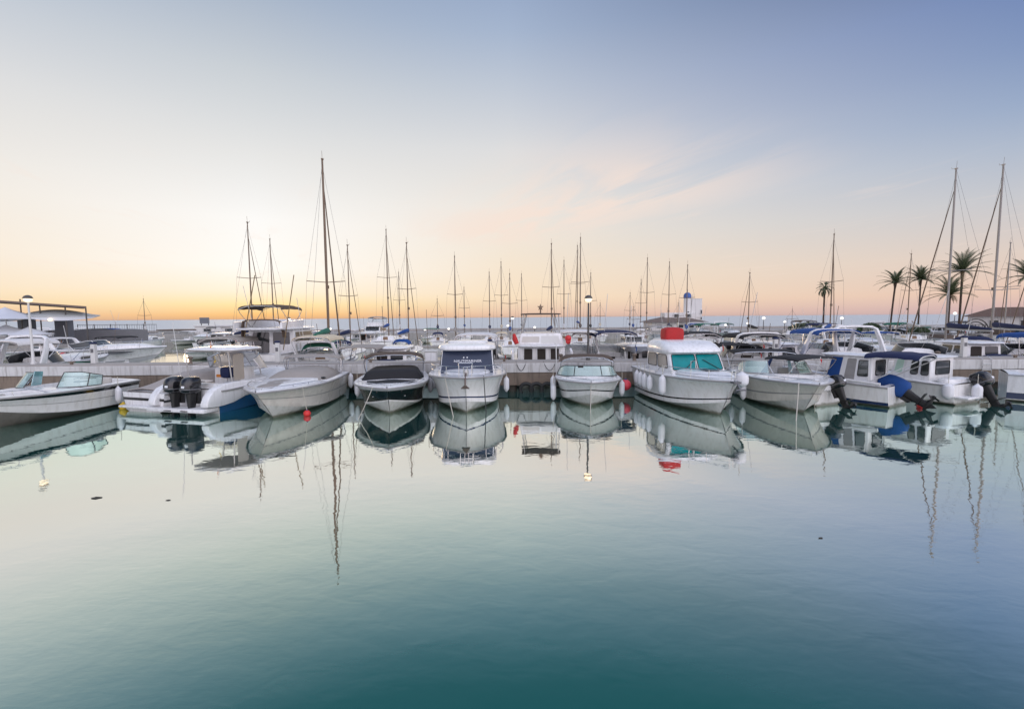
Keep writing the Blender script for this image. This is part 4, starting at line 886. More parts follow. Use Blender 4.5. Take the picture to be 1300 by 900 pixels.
KN = {'flybridge': 'flybridge cruiser', 'cruiser': 'sport cruiser', 'pilothouse': 'pilothouse boat', 'runabout': 'runabout', 'open': 'open boat'}
KD = {'flybridge': 'canopy', 'cruiser': 'canopy', 'pilothouse': 'awning', 'runabout': 'cover', 'open': 'awning'}
GRP = {2: 'boats moored close behind the pier', 3: 'boats in the middle row', 4: 'boats in the far row', 5: 'boats under the breakwater'}
def bgboat(px, Z, row, kind, away, canv=None, hull=None, L=None, yaw=0, label=None, big=1.0, rnd=None, feat=None):
    r = rnd or random
    hull = hull or r.choice(['white'] * 7 + ['blue striped', 'cream', 'navy', 'grey'])
    order = list(CANV); r.shuffle(order)
    if canv: order = [canv] + [o for o in order if o != canv]
    canv, lab = pick(lambda c: f"{hull} {KN[kind]} with {c} {KD[kind]}, {ROWT[row]}, {land(px)}", order)
    lab = label or lab; cm = CANV[canv]
    L = L or {'flybridge': 8.2, 'cruiser': 7.2, 'pilothouse': 6.2, 'runabout': 5.6, 'open': 5.6}[kind] * r.uniform(.92, 1.1)
    Bm = {'flybridge': .34, 'cruiser': .355, 'pilothouse': .38, 'runabout': .40, 'open': .38}[kind] * L
    hs = {'flybridge': 1.2, 'cruiser': 1.05, 'pilothouse': .95, 'runabout': .8, 'open': .8}[kind] * L / 7 * big
    head = (90 if away else -90) + yaw + r.uniform(-3, 3)
    x = PX(px, Z + (0 if away else L * .5))
    pos = (x, Z) if away else (x, Z + L)          # Z is the end nearest the camera
    b = Boat({'flybridge': 'flybridge_cruiser', 'cruiser': 'sport_cruiser', 'pilothouse': 'pilothouse_boat', 'runabout': 'runabout', 'open': 'open_boat'}[kind], lab, 'motorboat', pos, head, L, Bm, hs, hs * 1.18, GRP[row], bands=HULLS[hull], n=12, p=2.6)
    dk = 'gelcoat'
    if kind in ('cruiser', 'flybridge'):
        b.deck(((.03, .34),), hs * .5, dk); b.trunk(.40, .86, .30, .70)
        z0 = hs + .05
        if kind == 'cruiser':
            b.screen(.52, .52, 1.3, .86, .5, 'dark_glass' if r.random() < .6 else 'smoke_glass', 'alu')
            if r.random() < .65: b.arch(L * .26, Bm * .86, hs, hs + r.uniform(1.1, 1.45), r.choice((-.5, .6)), .10)
            if feat == 'none': pass
            elif feat == 'bimini' or r.random() < .75: b.bimini(L * .12, L * .42, Bm * .78, hs + r.uniform(1.15, 1.5), cm, .22, hs, hoops=(0, .5, 1), r=.016)
            else: b.cover(.02, .48, .65, cm, .92)
            for sg in (-1, 1): b.part(MB().panel([(L * .60, sg * b.b(.60) * .745, hs + .12), (L * .72, sg * b.b(.72) * .745, hs + .12), (L * .71, sg * b.b(.71) * .71, hs + .24), (L * .60, sg * b.b(.60) * .71, hs + .24)][::sg], .02, .03, .05), 'window', 'dark_glass')
        else:
            H2 = z0 + 1.05 * big; cb, q = b.cabin(L * .26, L * .66, L * .27, L * .55, z0 - .3, H2, Bm * .84, Bm * .78, Bm * .78, Bm * .70)
            b.window(q('front', .06, .94, .55, .92), frame=None); b.window(q('star', .06, .94, .52, .9), frame=None); b.window(q('port', .06, .94, .52, .9), frame=None)
            b.window(q('back', .10, .46, .12, .9), frame=None, name='door'); b.window(q('back', .54, .9, .45, .9), frame=None)
            b.roof(L * .36, H2, L * .52, Bm * .88, .10, .03, name='fly_deck')
            mb = MB(); W = Bm * .40
            mb.loft([[(L * .12, sg * W, z) for sg, z in ((-1, H2 + .1), (-1, H2 + .45))] + [(L * .50, -W * .9, H2 + .55), (L * .56, 0, H2 + .58), (L * .50, W * .9, H2 + .55), (L * .12, W, H2 + .45), (L * .12, W, H2 + .1)]], False) if False else None
            pth = [(L * .12, -W), (L * .40, -W), (L * .52, -W * .6), (L * .55, 0), (L * .52, W * .6), (L * .40, W), (L * .12, W)]
            for th in (0,):
                rings = [[(x_, y_, H2 + .08), (x_ + .12 * (x_ > L * .3), y_ * .98, H2 + (.50 if x_ > L * .3 else .38)), (x_ + .06 * (x_ > L * .3) - .03, y_ * .93, H2 + (.50 if x_ > L * .3 else .38)), (x_ - .10, y_ * .93, H2 + .08)] for x_, y_ in pth]
                mb.loft(rings, True, True)
            mb.build('fly_coaming', dk, b.root, 40)
            if r.random() < .6: b.arch(L * .2, Bm * .8, H2 + .05, H2 + .95, .5, .09, depth=.18)
            if r.random() < .7: b.bimini(L * .15, L * .42, Bm * .72, H2 + 1.25, cm, .2, H2 + .1, hoops=(0, 1), r=.016)
            else: b.cover(.02, .24, .4, cm, .9)
        b.rail(.45, .985, .5, 6, .1, mid=r.random() < .5)
        if r.random() < .5: b.part(MB().tube([(L * .2, .5, hs + 1), (L * .1, .5, hs + 3.2)], .012, 5), 'aerial', 'post_white')
    elif kind == 'pilothouse':
        b.deck(((.03, .34),), hs * .5, dk); b.trunk(.55, .88, .22, .66)
        z1 = hs + .95 * big; cb, q = b.cabin(L * .34, L * .64, L * .35, L * .58, hs * .5, z1, Bm * .72, Bm * .66, Bm * .68, Bm * .58)
        b.window(q('front', .05, .48, .62, .93), frame=None); b.window(q('front', .52, .95, .62, .93), frame=None)
        for sd in ('star', 'port'): b.window(q(sd, .08, .48, .6, .92), frame=None); b.window(q(sd, .54, .92, .6, .92), frame=None)
        b.window(q('back', .1, .42, .1, .9), 'dark_interior', None, name='door'); b.window(q('back', .52, .9, .55, .9), frame=None)
        b.roof(L * .47, z1, L * .36, Bm * .76, .09, .05)
        if r.random() < .7: b.bimini(L * .05, L * .33, Bm * .74, z1 + .05, cm, .16, hs, hoops=(0, .9), pivot=.8, r=.016)
        else: b.cover(.02, .33, .35, cm, .9)
        b.rail(.5, .985, .42, 5, .09)
        if r.random() < .6: b.outboard(-.1, 0, hs * .85, -r.choice((0, 0, 25)))
    elif kind == 'runabout':
        b.deck(((.04, .5),), .35, dk)
        b.screen(.54, .38, .8, .9, .35, 'clear_screen' if r.random() < .4 else 'smoke_glass', 'alu')
        if r.random() < .65: b.cover(.03, .52, .42, cm, .96)
        else: b.bimini(L * .15, L * .42, Bm * .8, hs + .95, cm, .18, hs, hoops=(0, 1), r=.015); b.seat(L * .3, -.4, .35); b.seat(L * .3, .4, .35)
        b.rail(.55, .98, .18, 4, .1, mid=False)
        if r.random() < .5: b.outboard(-.1, 0, hs * .85, -r.choice((0, 25)))
    else:
        b.deck(((.04, .55),), .35, dk); cb, q = b.cabin(L * .3, L * .46, L * .31, L * .43, .35, hs + .45, .8, .8, .75, .7, name='console'); b.window(q('front', .1, .9, .7, .95), 'smoke_glass', None)
        b.bimini(L * .12, L * .5, Bm * .8, hs + 1.2, cm, .12, hs, hoops=(.1, .9), r=.018); b.outboard(-.1, 0, hs * .85, -r.choice((0, 20)))
        b.rail(.55, .98, .25, 4, .1, mid=False)
    if row in (2, 3, 4):
        if r.random() < .45: b.flag(.1, r.choice((-.6, .6)), hs, .9, r.choice(('flag_red', 'flag_orange', 'flag_red', 'canvas_blue')), .12, .14)
        if r.random() < .6: b.part(MB().tube([(L * .45, .4, hs + .4), (L * .40, .42, hs + r.uniform(1.8, 3.0))], .012, 5), 'aerial', r.choice(('post_white', 'mast_dark')))
        if r.random() < .6: b.part(MB().box((L * .33, 0, hs * .78), (.05, .62, hs * .75)), 'companionway', 'dark_interior', bevel=.01)
        b.part(MB().box((.35, 0, hs * .62), (.45, b.b(.05) * 1.3, .28)), 'stern_bench', r.choice(('seat_vinyl', 'cover_grey', 'canvas_navy', 'seat_vinyl')), bevel=.04)
    return b

def sailboat(px_top, py_top, Z, row, away, canv='navy', stay=None, label=None, spread=(.55,), mast='mast_dark', hull='white', L=None, furl=True, mr=None, boom=True, px_base=None):
    """the mast foot stands at distance Z under photo column px_base"""
    top_ = PXZ(px_top, py_top, Z); Htop, xm = top_.z, top_.x
    L = L or min(10.5, max(6.5, Htop / 1.28)); B = L * .31; hs = .98 * L / 9; mx = .56 * L
    foot = PROJ((xm, Z, 1.2))[0]; d = 1 if away else -1; head = 90 * d
    if stay is not None:       # turn the boat so that the forestay foot stands STAY photo columns beside the mast foot
        def off(h_): return PROJ((xm + .42 * L * math.cos(R(h_)), Z + .42 * L * math.sin(R(h_)), 1.2))[0] - foot
        head = min([90 * d + k for k in range(-40, 41)], key=lambda h_: abs(off(h_) - stay) + .05 * abs(h_ - 90 * d))
    a = R(head); pos = (xm - mx * math.cos(a), Z - mx * math.sin(a))
    lab = label or f"{hull} yacht with {canv} sail cover, {ROWT[row]}, {land(px_top)}"
    if lab in LABELS:
        for c in CANV:
            l2 = lab.replace(canv + ' sail', c + ' sail')
            if l2 not in LABELS: lab = l2; canv = c; break
    b = Boat('sailing_yacht', lab, 'sailing boat', pos, head, L, B, hs, hs * 1.2, 'sailing boats beyond the pier', tw=.68, rake=1.1, p=2.0, tmax=.46, chine=.72, bands=HULLS[hull], n=12, zc0=.02, rise=.2, draft=.5)
    b.deck(((.06, .28),), hs * .5); 
    zc = hs + .42; cb, q = b.cabin(L * .28, L * .68, L * .30, L * .62, hs - .05, zc, B * .62, B * .34, B * .52, B * .26, bevel=.09, name='coachroof')
    for sd in ('star', 'port'): b.window(q(sd, .15, .85, .40, .78), frame=None, rad=.1)
    b.window(q('back', .36, .64, .1, .9), 'teak', None, name='companionway')
    if random.random() < .5: b.bimini(L * .24, L * .36, B * .56, zc + .5, CANV[canv], .3, zc - .2, hoops=(0, 1), name='spray_hood', sag=.16)
    mr = mr or .047 * (Htop / 11) ** .5 * (Z / 26) ** .2
    m = MB().tube([(mx, 0, hs * .6), (mx, 0, Htop * .6), (mx, 0, Htop)], [mr, mr, mr * .72], 8).build('mast', mast, b.root)
    for sp in spread:
        z = zc + (Htop - zc) * sp; y = B * .34 * (1.15 - .3 * sp)
        MB().tube([(mx - .2, -y, z + .06), (mx, 0, z), (mx - .2, y, z + .06)], .022, 5).build('spreader', mast, m)
    top = MB().box((mx, 0, Htop + .03), (.16, .10, .06)).tube([(mx, 0, Htop), (mx - .05, 0, Htop + .45)], .009, 5).tube([(mx, 0, Htop + .06), (mx + .4, 0, Htop + .12), (mx + .42, 0, Htop + .22)], .009, 5); top.build('masthead', mast, m)
    MB().lathe([(.02, -.09), (.09, -.09), (.09, .09), (.02, .09)], 10, (mx + .14, 0, zc + (Htop - zc) * (.28 + .1 * random.random()))).build('radar_reflector', 'mast_dark', m)
    if boom:
        zb = hs + 1.25; bo = MB().tube([(mx - .1, 0, zb), (L * .14, 0, zb - .02)], .05, 7).build('boom', 'alu', b.root)
        MB().tube([(mx - .12, 0, zb + .28), (mx - .3, 0, zb + .22), (L * .36, 0, zb + .16), (L * .16, 0, zb + .08)], [.07, .15, .13, .06], 9).build('sail_cover', CANV[canv], bo)
    bowx = L - .12; zf = Htop * (.9 if furl else .97)
    w = MB(); wr = .006 * max(1, Z / 40)
    w.tube([(mx, 0, Htop), (.1, 0, hs)], wr, 4)
    for sg in (-1, 1):
        ys = B * .44; z = zc + (Htop - zc) * spread[-1]; y = B * .34 * (1.15 - .3 * spread[-1])
        w.tube([(mx - .25, sg * ys, hs), (mx - .2, sg * y, z + .06), (mx, 0, Htop * .97)], wr, 4)
    if not furl: w.tube([(bowx, 0, hs * 1.15), (mx, 0, zf)], wr, 4)
    w.build('standing_rigging', 'wire', b.root)
    if furl:
        p0, p1 = Vector((bowx, 0, hs * 1.2)), Vector((mx + .05, 0, zf)); k = mr / .06
        MB().tube([p0, p0.lerp(p1, .04), p0.lerp(p1, .1), p0.lerp(p1, .8), p1], [.02 * k, .038 * k, .042 * k, .03 * k, .015 * k], 7).build('furled_sail', 'mast_dark', b.root)
    b.rail(.86, .99, .5, 3, .05); b.rail(.04, .84, .45, 6, .06, bow=False, mid=False, name='lifelines', r=.010)
    return b

# --- masts read from the photograph: top column, top row, distance, row, stern to us?, canvas, sideways lean of the forestay foot
SAILS = [
 (409, 203, 26.2, 2, 1, 'green', 14, dict(spread=(.36,), mr=.068, label='white sailing yacht with the tallest mast on the left, close behind the pier')),
 (314, 283, 34.0, 3, 1, 'navy', 20, {}), (342.5, 304, 47.0, 4, 1, 'white', 8, {}),
 (441, 312, 34.0, 3, 1, 'navy', 14, dict(spread=(.5,))), (490, 292, 47.0, 4, 1, 'blue', 6, {}), (506, 346, 58, 5, 1, 'white', 0, dict(furl=False)),
 (516, 309, 35.0, 3, 1, 'blue', 12, {}), (577, 326, 41.0, 3, 1, 'beige', 2, dict(furl=False)), (589, 365, 60, 5, 1, 'blue', 0, dict(furl=False)),
 (621, 346, 50, 4, 1, 'navy', 0, dict(furl=False)), (636, 333, 50.5, 4, 1, 'cream', 0, dict(furl=False)), (647, 348, 42, 3, 1, 'blue', 0, dict(furl=False)), (662, 348, 60, 5, 1, 'grey', 0, dict(furl=False)),
 (700, 310, 40, 3, 1, 'navy', 5, {}), (716, 331, 51, 4, 1, 'white', 0, {}), (733, 312, 60, 5, 1, 'blue', -3, {}), (737, 302, 44.0, 3, 1, 'brown', 0, dict(furl=False)), (750, 347, 52, 4, 1, 'black', 0, {}),
 (800, 372, 60, 5, 1, 'navy', 0, dict(furl=False)), (804, 390, 52, 4, 1, 'blue', 0, {}), (814, 355, 60.0, 5, 1, 'white', 0, {}), (822, 328, 50, 4, 1, 'beige', 0, dict(furl=False)), (850, 333, 52, 4, 1, 'navy', 0, dict(furl=False)), (873, 337, 43, 3, 1, 'blue', 0, dict(furl=False)), (861, 385, 60, 5, 1, 'cream', 0, dict(furl=False)),
 (952, 347, 43, 3, 1, 'black', -11, {}), (1059, 298, 38, 3, 1, 'blue', 21, {}), (1157, 323, 46, 4, 1, 'white', -14, {}),
 (1214, 215, 28.2, 2, 1, 'navy', -46, dict(spread=(.42,), mast='mast_alu', mr=.06, label='white sailing yacht with a tall silver mast before the palms')),
 (1274, 210, 28.2, 2, 1, 'navy', -44, dict(spread=(.30,), mast='mast_alu', mr=.065, label='white sailing yacht with the tallest silver mast, before the tile roofed house')),
 (1283, 309, 36, 3, 1, 'blue', 14, dict(mast='mast_alu')), (182, 380, 60, 5, 1, 'white', 0, dict(furl=False)), (555, 380, 51, 4, 1, 'navy', 0, dict(furl=False)), (762, 385, 61, 5, 1, 'cream', 0, dict(furl=False)), (1006, 393, 61, 5, 1, 'grey', 0, dict(furl=False)), (1333, 250, 29, 2, 1, 'navy', -40, dict(mast='mast_alu')),
]
occ = {2: [], 3: [], 4: [], 5: []}
for (px, py, Z, row, away, cv, st, kw) in SAILS:
    b = sailboat(px, py, Z, row, away, cv, st, **kw); occ[row].append((b.root.location.x + .3 * b.L * math.cos(b.root.rotation_euler.z), 1.5 * b.L / 8.5))

# --- row close behind the pier, read from the photograph
T = 'T'
t = Boat('flybridge_trawler', 'white flybridge trawler with three dark doors facing the pier and a tall canopy frame', 'motorboat', (PX(688, 21.2), 20.95), 90, 7.5, 2.75, 1.05, 1.3, GRP[2], tw=.95)
t.deck(((.03, .2),), .6)
cb, q = t.cabin(.55, 4.6, .55, 3.9, .6, PZ(688, 440, 21.6), 2.2, 2.0, 2.15, 1.8, name='wheelhouse')
for a, c in ((.12, .32), (.40, .60), (.68, .88)): t.window(q('back', a, c, .03, .95), 'dark_interior', 'gelcoat', .03, name='door', fr=.03)
for sd in ('star', 'port'):
    for a in (.08, .40, .70): t.window(q(sd, a, a + .24, .55, .9))
zf = PZ(688, 440, 21.6); t.roof(2.0, zf, 3.9, 2.4, .10, .02, name='fly_deck')
cb, q2 = t.cabin(.75, 2.9, .85, 2.6, zf + .09, PZ(688, 423, 21.7), 2.1, 1.9, 1.85, 1.5, name='fly_coaming', bevel=.05)
t.part(MB().panel(q2('back', .50, .92, .12, .75), .012, .02, .03), 'life_raft', 'post_white'); t.part(MB().panel(q2('back', .06, .46, .2, .7), .012, .02, .03), 'seat_back', 'seat_vinyl')
zt = PZ(688, 399.5, 21.9)
for sg in (-1, 1):
    f = MB(); f.tube([(.9, sg * .86, zf + .6), (.75, sg * .80, zt)], .022); f.tube([(2.2, sg * .80, zf + .6), (1.9, sg * .62, zt)], .022); f.tube([(.9, sg * .86, zf + .6), (1.5, sg * .70, zt)], .016); t.part(f, 'canopy_frame', 'alu')
t.part(MB().slab((1.25, 0, zt), 1.5, 1.85, .05, .02, 6), 'canopy', 'canvas_brown')
st = MB()
for k in range(5):
    a = 2 * PI * k / 5 + PI / 2; st.add([(1.2, 0, zt + .34), (1.2, .07 * math.cos(a - .6), zt + .34 + .07 * math.sin(a - .6)), (1.2, .17 * math.cos(a), zt + .34 + .17 * math.sin(a)), (1.2, .07 * math.cos(a + .6), zt + .34 + .07 * math.sin(a + .6)), (1.26, 0, zt + .34)], [(0, 1, 2), (0, 2, 3), (4, 2, 1), (4, 3, 2)])
st.tube([(1.22, 0, zt), (1.22, 0, zt + .3)], .03); t.part(st, 'masthead_light', 'mast_dark'); t.part(MB().tube([(1.2, -.5, zt), (1.2, -.5, zt + .35)], .012), 'aerial', 'mast_dark')
t.part(MB().ball((.55, -1.22, PZ(657, 430, 21.5)), .15, 12).ball((.55, -1.22, PZ(657, 434, 21.5)), .12, 10), 'red_buoy', 'buoy_red'); t.part(MB().tube([(.55, 1.12, 1.9), (.6, 1.2, 2.1), (.62, 1.25, 2.35)], [.10, .12, .06], 8), 'red_cloth', 'flag_red')
for sg in (-1, 1): t.part(MB().tube([(.1, sg * 1.3, 1.05), (.1, sg * 1.32, 1.55), (.35, sg * 1.3, 1.65), (.9, sg * 1.3, 1.2)], .06, 8), 'stern_rail', 'gelcoat')

t = bgboat(313, 21.6, 2, 'flybridge', 1, 'brown', 'white', 8.6, label='white flybridge cruiser with dark hooped canopy and slanted outriggers behind the blue fishing boat', rnd=random.Random(5))
t.arch(1.6, 2.0, 2.2, 3.05, .2, .06, 'cover_brown' if False else 'canvas_brown', name='canopy_hoop')
for sg, tilt in ((-1, -1.5), (1, -.55)):
    t.part(MB().tube([(1.4, sg * 1.0, 1.6), (1.2, sg * 1.0 + (-.75 if sg < 0 else -.9), 5.2)], .022, 5), 'outrigger', 'frond_dry')
R2 = [(35, 'runabout', 'green', 'white', 5.8), (262, 'cruiser', 'beige', 'white', 7.4), (365, 'runabout', 'white', 'white', 6), (385, 'cruiser', 'cream', 'white', 6.6), (447, 'open', 'beige', 'white', 6), (478, 'pilothouse', 'navy', 'white', 6.2), (545, 'runabout', 'cream', 'white', 6.2), (600, 'cruiser', 'white', 'white', 7), (625, 'runabout', 'beige', 'grey', 6), (738, 'cruiser', 'white', 'white', 7.6), (790, 'cruiser', 'navy', 'white', 7.2), (835, 'pilothouse', 'grey', 'white', 6.4), (900, 'cruiser', 'black', 'white', 7), (948, 'open', 'black', 'white', 6), (985, 'cruiser', 'black', 'white', 7.4), (1033, 'pilothouse', 'blue', 'white', 6.6), (1085, 'cruiser', 'blue', 'white', 7.6), (1140, 'cruiser', 'white', 'white', 8.0), (1235, 'cruiser', 'cream', 'white', 7.6), (1318, 'pilothouse', 'navy', 'white', 6.6), (-30, 'cruiser', 'white', 'white', 7), (1380, 'cruiser', 'blue', 'white', 7)]
rr = random.Random(3)
for px, k, cv, hl, L in R2:
    bb = bgboat(px, 21.0 + rr.uniform(0, .5), 2, k, 1, cv, hl, L, rnd=rr, big=.88, feat='none' if px in (1235, 1140) else 'bimini')

# long motor yacht lying sideways on the left
y = Boat('motor_yacht', 'long low white motor yacht with a dark side window band, lying sideways on the left', 'motorboat', (PX(60, 29.5), 29.3), 2, 7.4, 2.4, 1.25, 1.45, GRP[2], rake=1.6, p=2.2, bands=((.10, 'gelcoat'), (.62, 'gelcoat'), (.66, 'rub_grey'), (1, 'hull_grey')))
y.deck(((.03, .22),), .7); y.trunk(.34, .92, .28, .7)
y.part(MB().panel([(2.3, -1.15, 1.0), (5.6, -1.0, 1.1), (6.2, -.85, 1.22), (2.3, -1.12, 1.24)], .06, .04, .05), 'side_window', 'dark_glass')
y.screen(.56, .5, 1.6, .8, .8, 'dark_glass', 'gelcoat'); y.arch(1.5, 2.0, 1.25, 2.0, .5, .1); y.part(MB().ball((2.2, -1.3, 1.05), .16, 12), 'red_buoy', 'buoy_red')
y.rail(.4, .98, .4, 5, .1, mid=False)

# --- filler rows
def fill(row, Z, step, away, lo, hi, kinds, gap=()):
    rr = random.Random(row * 7 + away)
    x = PX(lo, Z)
    while x < PX(hi, Z):
        s_ = step * rr.uniform(.92, 1.15); zc = Z + rr.uniform(-.3, .8); px = 650 + x * FOC / (zc + (0 if away else 3))
        if all(abs(x - o) > 1.55 + w for o, w in occ[row]) and not any(a < px < c for a, c in gap):
            bgboat(px, zc, row, rr.choice(kinds), away, rnd=rr, big=.85); occ[row].append((x, 1.0))
        x += s_ if True else 0
KK = ['cruiser', 'cruiser', 'runabout', 'pilothouse', 'runabout', 'open', 'cruiser']
fill(3, 35.0, 2.8, 0, -20, 1320, KK, ((150, 246),))
fill(4, 47.5, 3.1, 1, -20, 1320, KK, ((160, 240),))
fill(5, 56.5, 3.3, 0, -10, 1310, KK + KK + ['flybridge'])
def pontoon(y0, y1, x0, x1, label):
    t = empty('pontoon', ((x0 + x1) / 2, (y0 + y1) / 2, 0)); tag(t, label, 'pontoon')
    MB().box((0, 0, .42), (x1 - x0, y1 - y0, .16)).build('deck', 'pier_deck', t, 0, bevel=.02)
    for sg in (-1, 1): MB().box((0, sg * ((y1 - y0) / 2 - .3), .12), (x1 - x0 - .3, .5, .44)).build('float', 'concrete', t, 0)
pontoon(43.4, 45.2, PX(255, 44), 60, 'long floating pontoon between the middle and the far row of boats'); pontoon(43.4, 45.2, -60, PX(140, 44), 'short floating pontoon on the left behind the parasol terrace side')

# ------------------------------------------------------------------ buildings, palms and fence along the breakwater
GZ = 1.10
def on(px, Z): return (PX(px, Z), Z, GZ)
def bld(name, label, px0, px1, py_top, Z, depth, m='plaster', cat='building'):
    x0, x1 = PX(px0, Z), PX(px1, Z); t = empty(name, ((x0 + x1) / 2, Z + depth / 2, GZ)); tag(t, label, cat)
    h = PZ((px0 + px1) / 2, py_top, Z) - GZ; w = x1 - x0
    MB().box((0, 0, h / 2), (w, depth, h)).build('wall', m, t, 0, bevel=.03); return t, w, h, depth
def win(t, x, z, w, h, yf, m='dark_window', name='window', fr='post_white'):
    o = MB().box((x, yf - .012, z), (w, .05, h)).build(name, m, t, 0)
    f = MB()
    for a, b, c, d in ((0, h / 2, w + .1, .06), (0, -h / 2, w + .16, .06), (-w / 2, 0, .06, h), (w / 2, 0, .06, h)): f.box((x + a, yf - .035, z + b), (c, .09, d))
    f.build('frame', fr, o, 0)

# control tower on a low white building with a dark roof
t, w, h, d = bld('harbour_building', 'low white harbour building with a dark hipped roof at the foot of the control tower', 828, 893, 409, 67.0, 4.5)
mb = MB(); e = .6; mb.add([(-w / 2 - e, -d / 2 - e, h), (w / 2 + e, -d / 2 - e, h), (w / 2 + e, d / 2 + e, h), (-w / 2 - e, d / 2 + e, h), (-w / 2 + 2, 0, h + .75), (w / 2 - 2, 0, h + .75)], [(0, 1, 5, 4), (1, 2, 5), (2, 3, 4, 5), (3, 0, 4), (3, 2, 1, 0)]); mb.build('roof', 'tile_brown', t, 0)
for x in (-2.6, -1.2, .4, 1.9, 2.9): win(t, x, h * .5, .8, h * .4, -d / 2)
MB().box((1.0, .6, h + .75), (4.6, 2.0, 1.2)).build('upper_storey', 'plaster', t, 0, bevel=.03); win(t, .4, h + .9, .7, .5, -.4); win(t, 2.2, h + .9, .7, .5, -.4)
x0, x1 = PX(869, 70), PX(891, 70); t = empty('control_tower', ((x0 + x1) / 2, 70.6, GZ)); tag(t, 'white harbour control tower with a blue lantern cap and a square flat block', 'tower')
ht = PZ(884, 380, 70) - GZ
MB().box((.35, 0, ht / 2), (1.55, 1.8, ht)).build('wall', 'plaster', t, 0, bevel=.03); MB().lathe([(.52, 0), (.50, PZ(874, 379, 70) - GZ)], 18, (-.95, -.6, 0)).build('stair_turret', 'plaster', t)
zt = PZ(874, 379, 70) - GZ; MB().lathe([(.50, zt), (.56, zt + .05), (.56, zt + .35), (.48, zt + .62), (.25, zt + .82), (.02, zt + .86)], 18, (-.95, -.6, 0)).build('lantern_cap', 'plaster_blue', t); MB().tube([(-.95, -.6, zt + .8), (-.95, -.6, zt + 1.3)], .03).build('aerial', 'post_dark', t)
for z in (.25, .45): win(t, 1.0, ht * z + .6, .25, .55, -.9)
MB().box((.35, 0, ht * .42), (1.7, 1.95, .12)).build('string_course', 'plaster', t, 0, bevel=.02); MB().box((.35, 0, ht + .04), (1.65, 1.9, .08)).build('parapet', 'plaster', t, 0, bevel=.02); MB().box((-.95, -1.11, zt * .45), (.26, .06, 1.2)).build('window', 'dark_window', t, 0)

# tile roofed house on the right
HA = R(-43); c0 = Vector((PX(1229, 56), 56)); w, d = 6.6, 6.0
ex_, ey_ = Vector((math.cos(HA), math.sin(HA))), Vector((-math.sin(HA), math.cos(HA))); cc_ = c0 + ex_ * w / 2 + ey_ * d / 2
t = empty('house', (cc_.x, cc_.y, GZ), HA); tag(t, 'white house with a low brown tiled roof behind the masts on the right', 'building')
h = PZ(1240, 401.5, 56) - GZ; hr = PZ(1270, 390.5, 58) - GZ
MB().box((0, 0, h / 2), (w, d, h)).build('wall', 'plaster', t, 0, bevel=.03)
e = .55; mb = MB(); mb.add([(-w / 2 - e, -d / 2 - e, h - .05), (w / 2 + e, -d / 2 - e, h - .05), (w / 2 + e, d / 2 + e, h - .05), (-w / 2 - e, d / 2 + e, h - .05), (-1.2, 0, hr), (1.2, 0, hr)], [(0, 1, 5, 4), (1, 2, 5), (2, 3, 4, 5), (3, 0, 4), (3, 2, 1, 0)]); mb.build('roof', 'roof_tile', t, 0)
for x in (-1.2, 1.3): win(t, x, h * .45, .8, 1.0, -d / 2)
q_ = MB(); q_.box((PX(1300, 55) + 1, 58, .25), (24, 18, 1.6)); o = q_.build('quay', 'quay_stone', None, 0, bevel=.05); struct(o)
# iron gate arch before the house
g = empty('garden_arch', (PX(1237, 49.5), 49.4, GZ)); tag(g, 'dark round topped iron arch before the tile roofed house', 'arch')
f = MB(); hh = PZ(1237, 405, 49.5) - GZ
for r_ in (1.45, 1.15): f.tube([(-r_, 0, 0)] + [(-r_ * math.cos(PI * k / 14), 0, hh - 1.45 + r_ * math.sin(PI * k / 14)) for k in range(15)] + [(r_, 0, 0)], .06)
f.build('frame', 'post_dark', g); f = MB()
for k in range(7): f.tube([(-1.05 + .35 * k, 0, 0), (-1.05 + .35 * k, 0, .9)], .03)
f.tube([(-1.15, 0, .9), (1.15, 0, .9)], .04); f.build('gate', 'post_dark', g)

# left: shed, kiosk and sign board
t, w, h, d = bld('long_shed', 'long low white shed on the breakwater behind the slanted outriggers', 248, 362, 414, 66.5, 4, 'plaster')
MB().box((0, 0, h + .06), (w + .3, d + .3, .12)).build('roof', 'plaster', t, 0, bevel=.02)
for x in (-4.5, -1.5, 1.5, 4.5): win(t, x, h * .5, 1.1, h * .4, -d / 2)
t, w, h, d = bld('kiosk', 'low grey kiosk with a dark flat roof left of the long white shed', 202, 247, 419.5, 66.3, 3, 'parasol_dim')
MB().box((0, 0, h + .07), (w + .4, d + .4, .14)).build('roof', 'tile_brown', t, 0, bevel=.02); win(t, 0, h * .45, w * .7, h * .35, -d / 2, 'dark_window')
t = empty('sign_board', on(261, 67.0)); tag(t, 'dark blank sign board raised over the left end of the long white shed', 'sign')
zb = PZ(261, 407, 67) - GZ
MB().box((0, 0, zb), (1.35, .10, .85)).build('board', 'board_dark', t, 0, bevel=.02)
for sg in (-.5, .5): MB().tube([(sg, .08, 0), (sg, .08, zb + .3)], .05).build('post', 'post_dark', t)
# railing on the breakwater
def fence(px0, px1, Z, label):
    x0, x1 = PX(px0, Z), PX(px1, Z); t = empty('railing_fence', ((x0 + x1) / 2, Z, GZ)); tag(t, label, 'fence'); W = x1 - x0; h = 1.35
    f = MB(); n = int(W / .35)
    for k in range(n + 1): f.tube([(-W / 2 + W * k / n, 0, .1), (-W / 2 + W * k / n, 0, h - .05)], .018, 4)
    f.tube([(-W / 2, 0, h), (W / 2, 0, h)], .035, 5).tube([(-W / 2, 0, .12), (W / 2, 0, .12)], .03, 5); f.build('bars', 'post_dark', t)
    for k in range(int(W / 2.4) + 1): MB().tube([(-W / 2 + 2.4 * k, 0, 0), (-W / 2 + 2.4 * k, 0, h + .1)], .05, 6).build('post', 'post_dark', t)
fence(100, 200, 69.0, 'dark metal railing fence on the breakwater left of the kiosk')

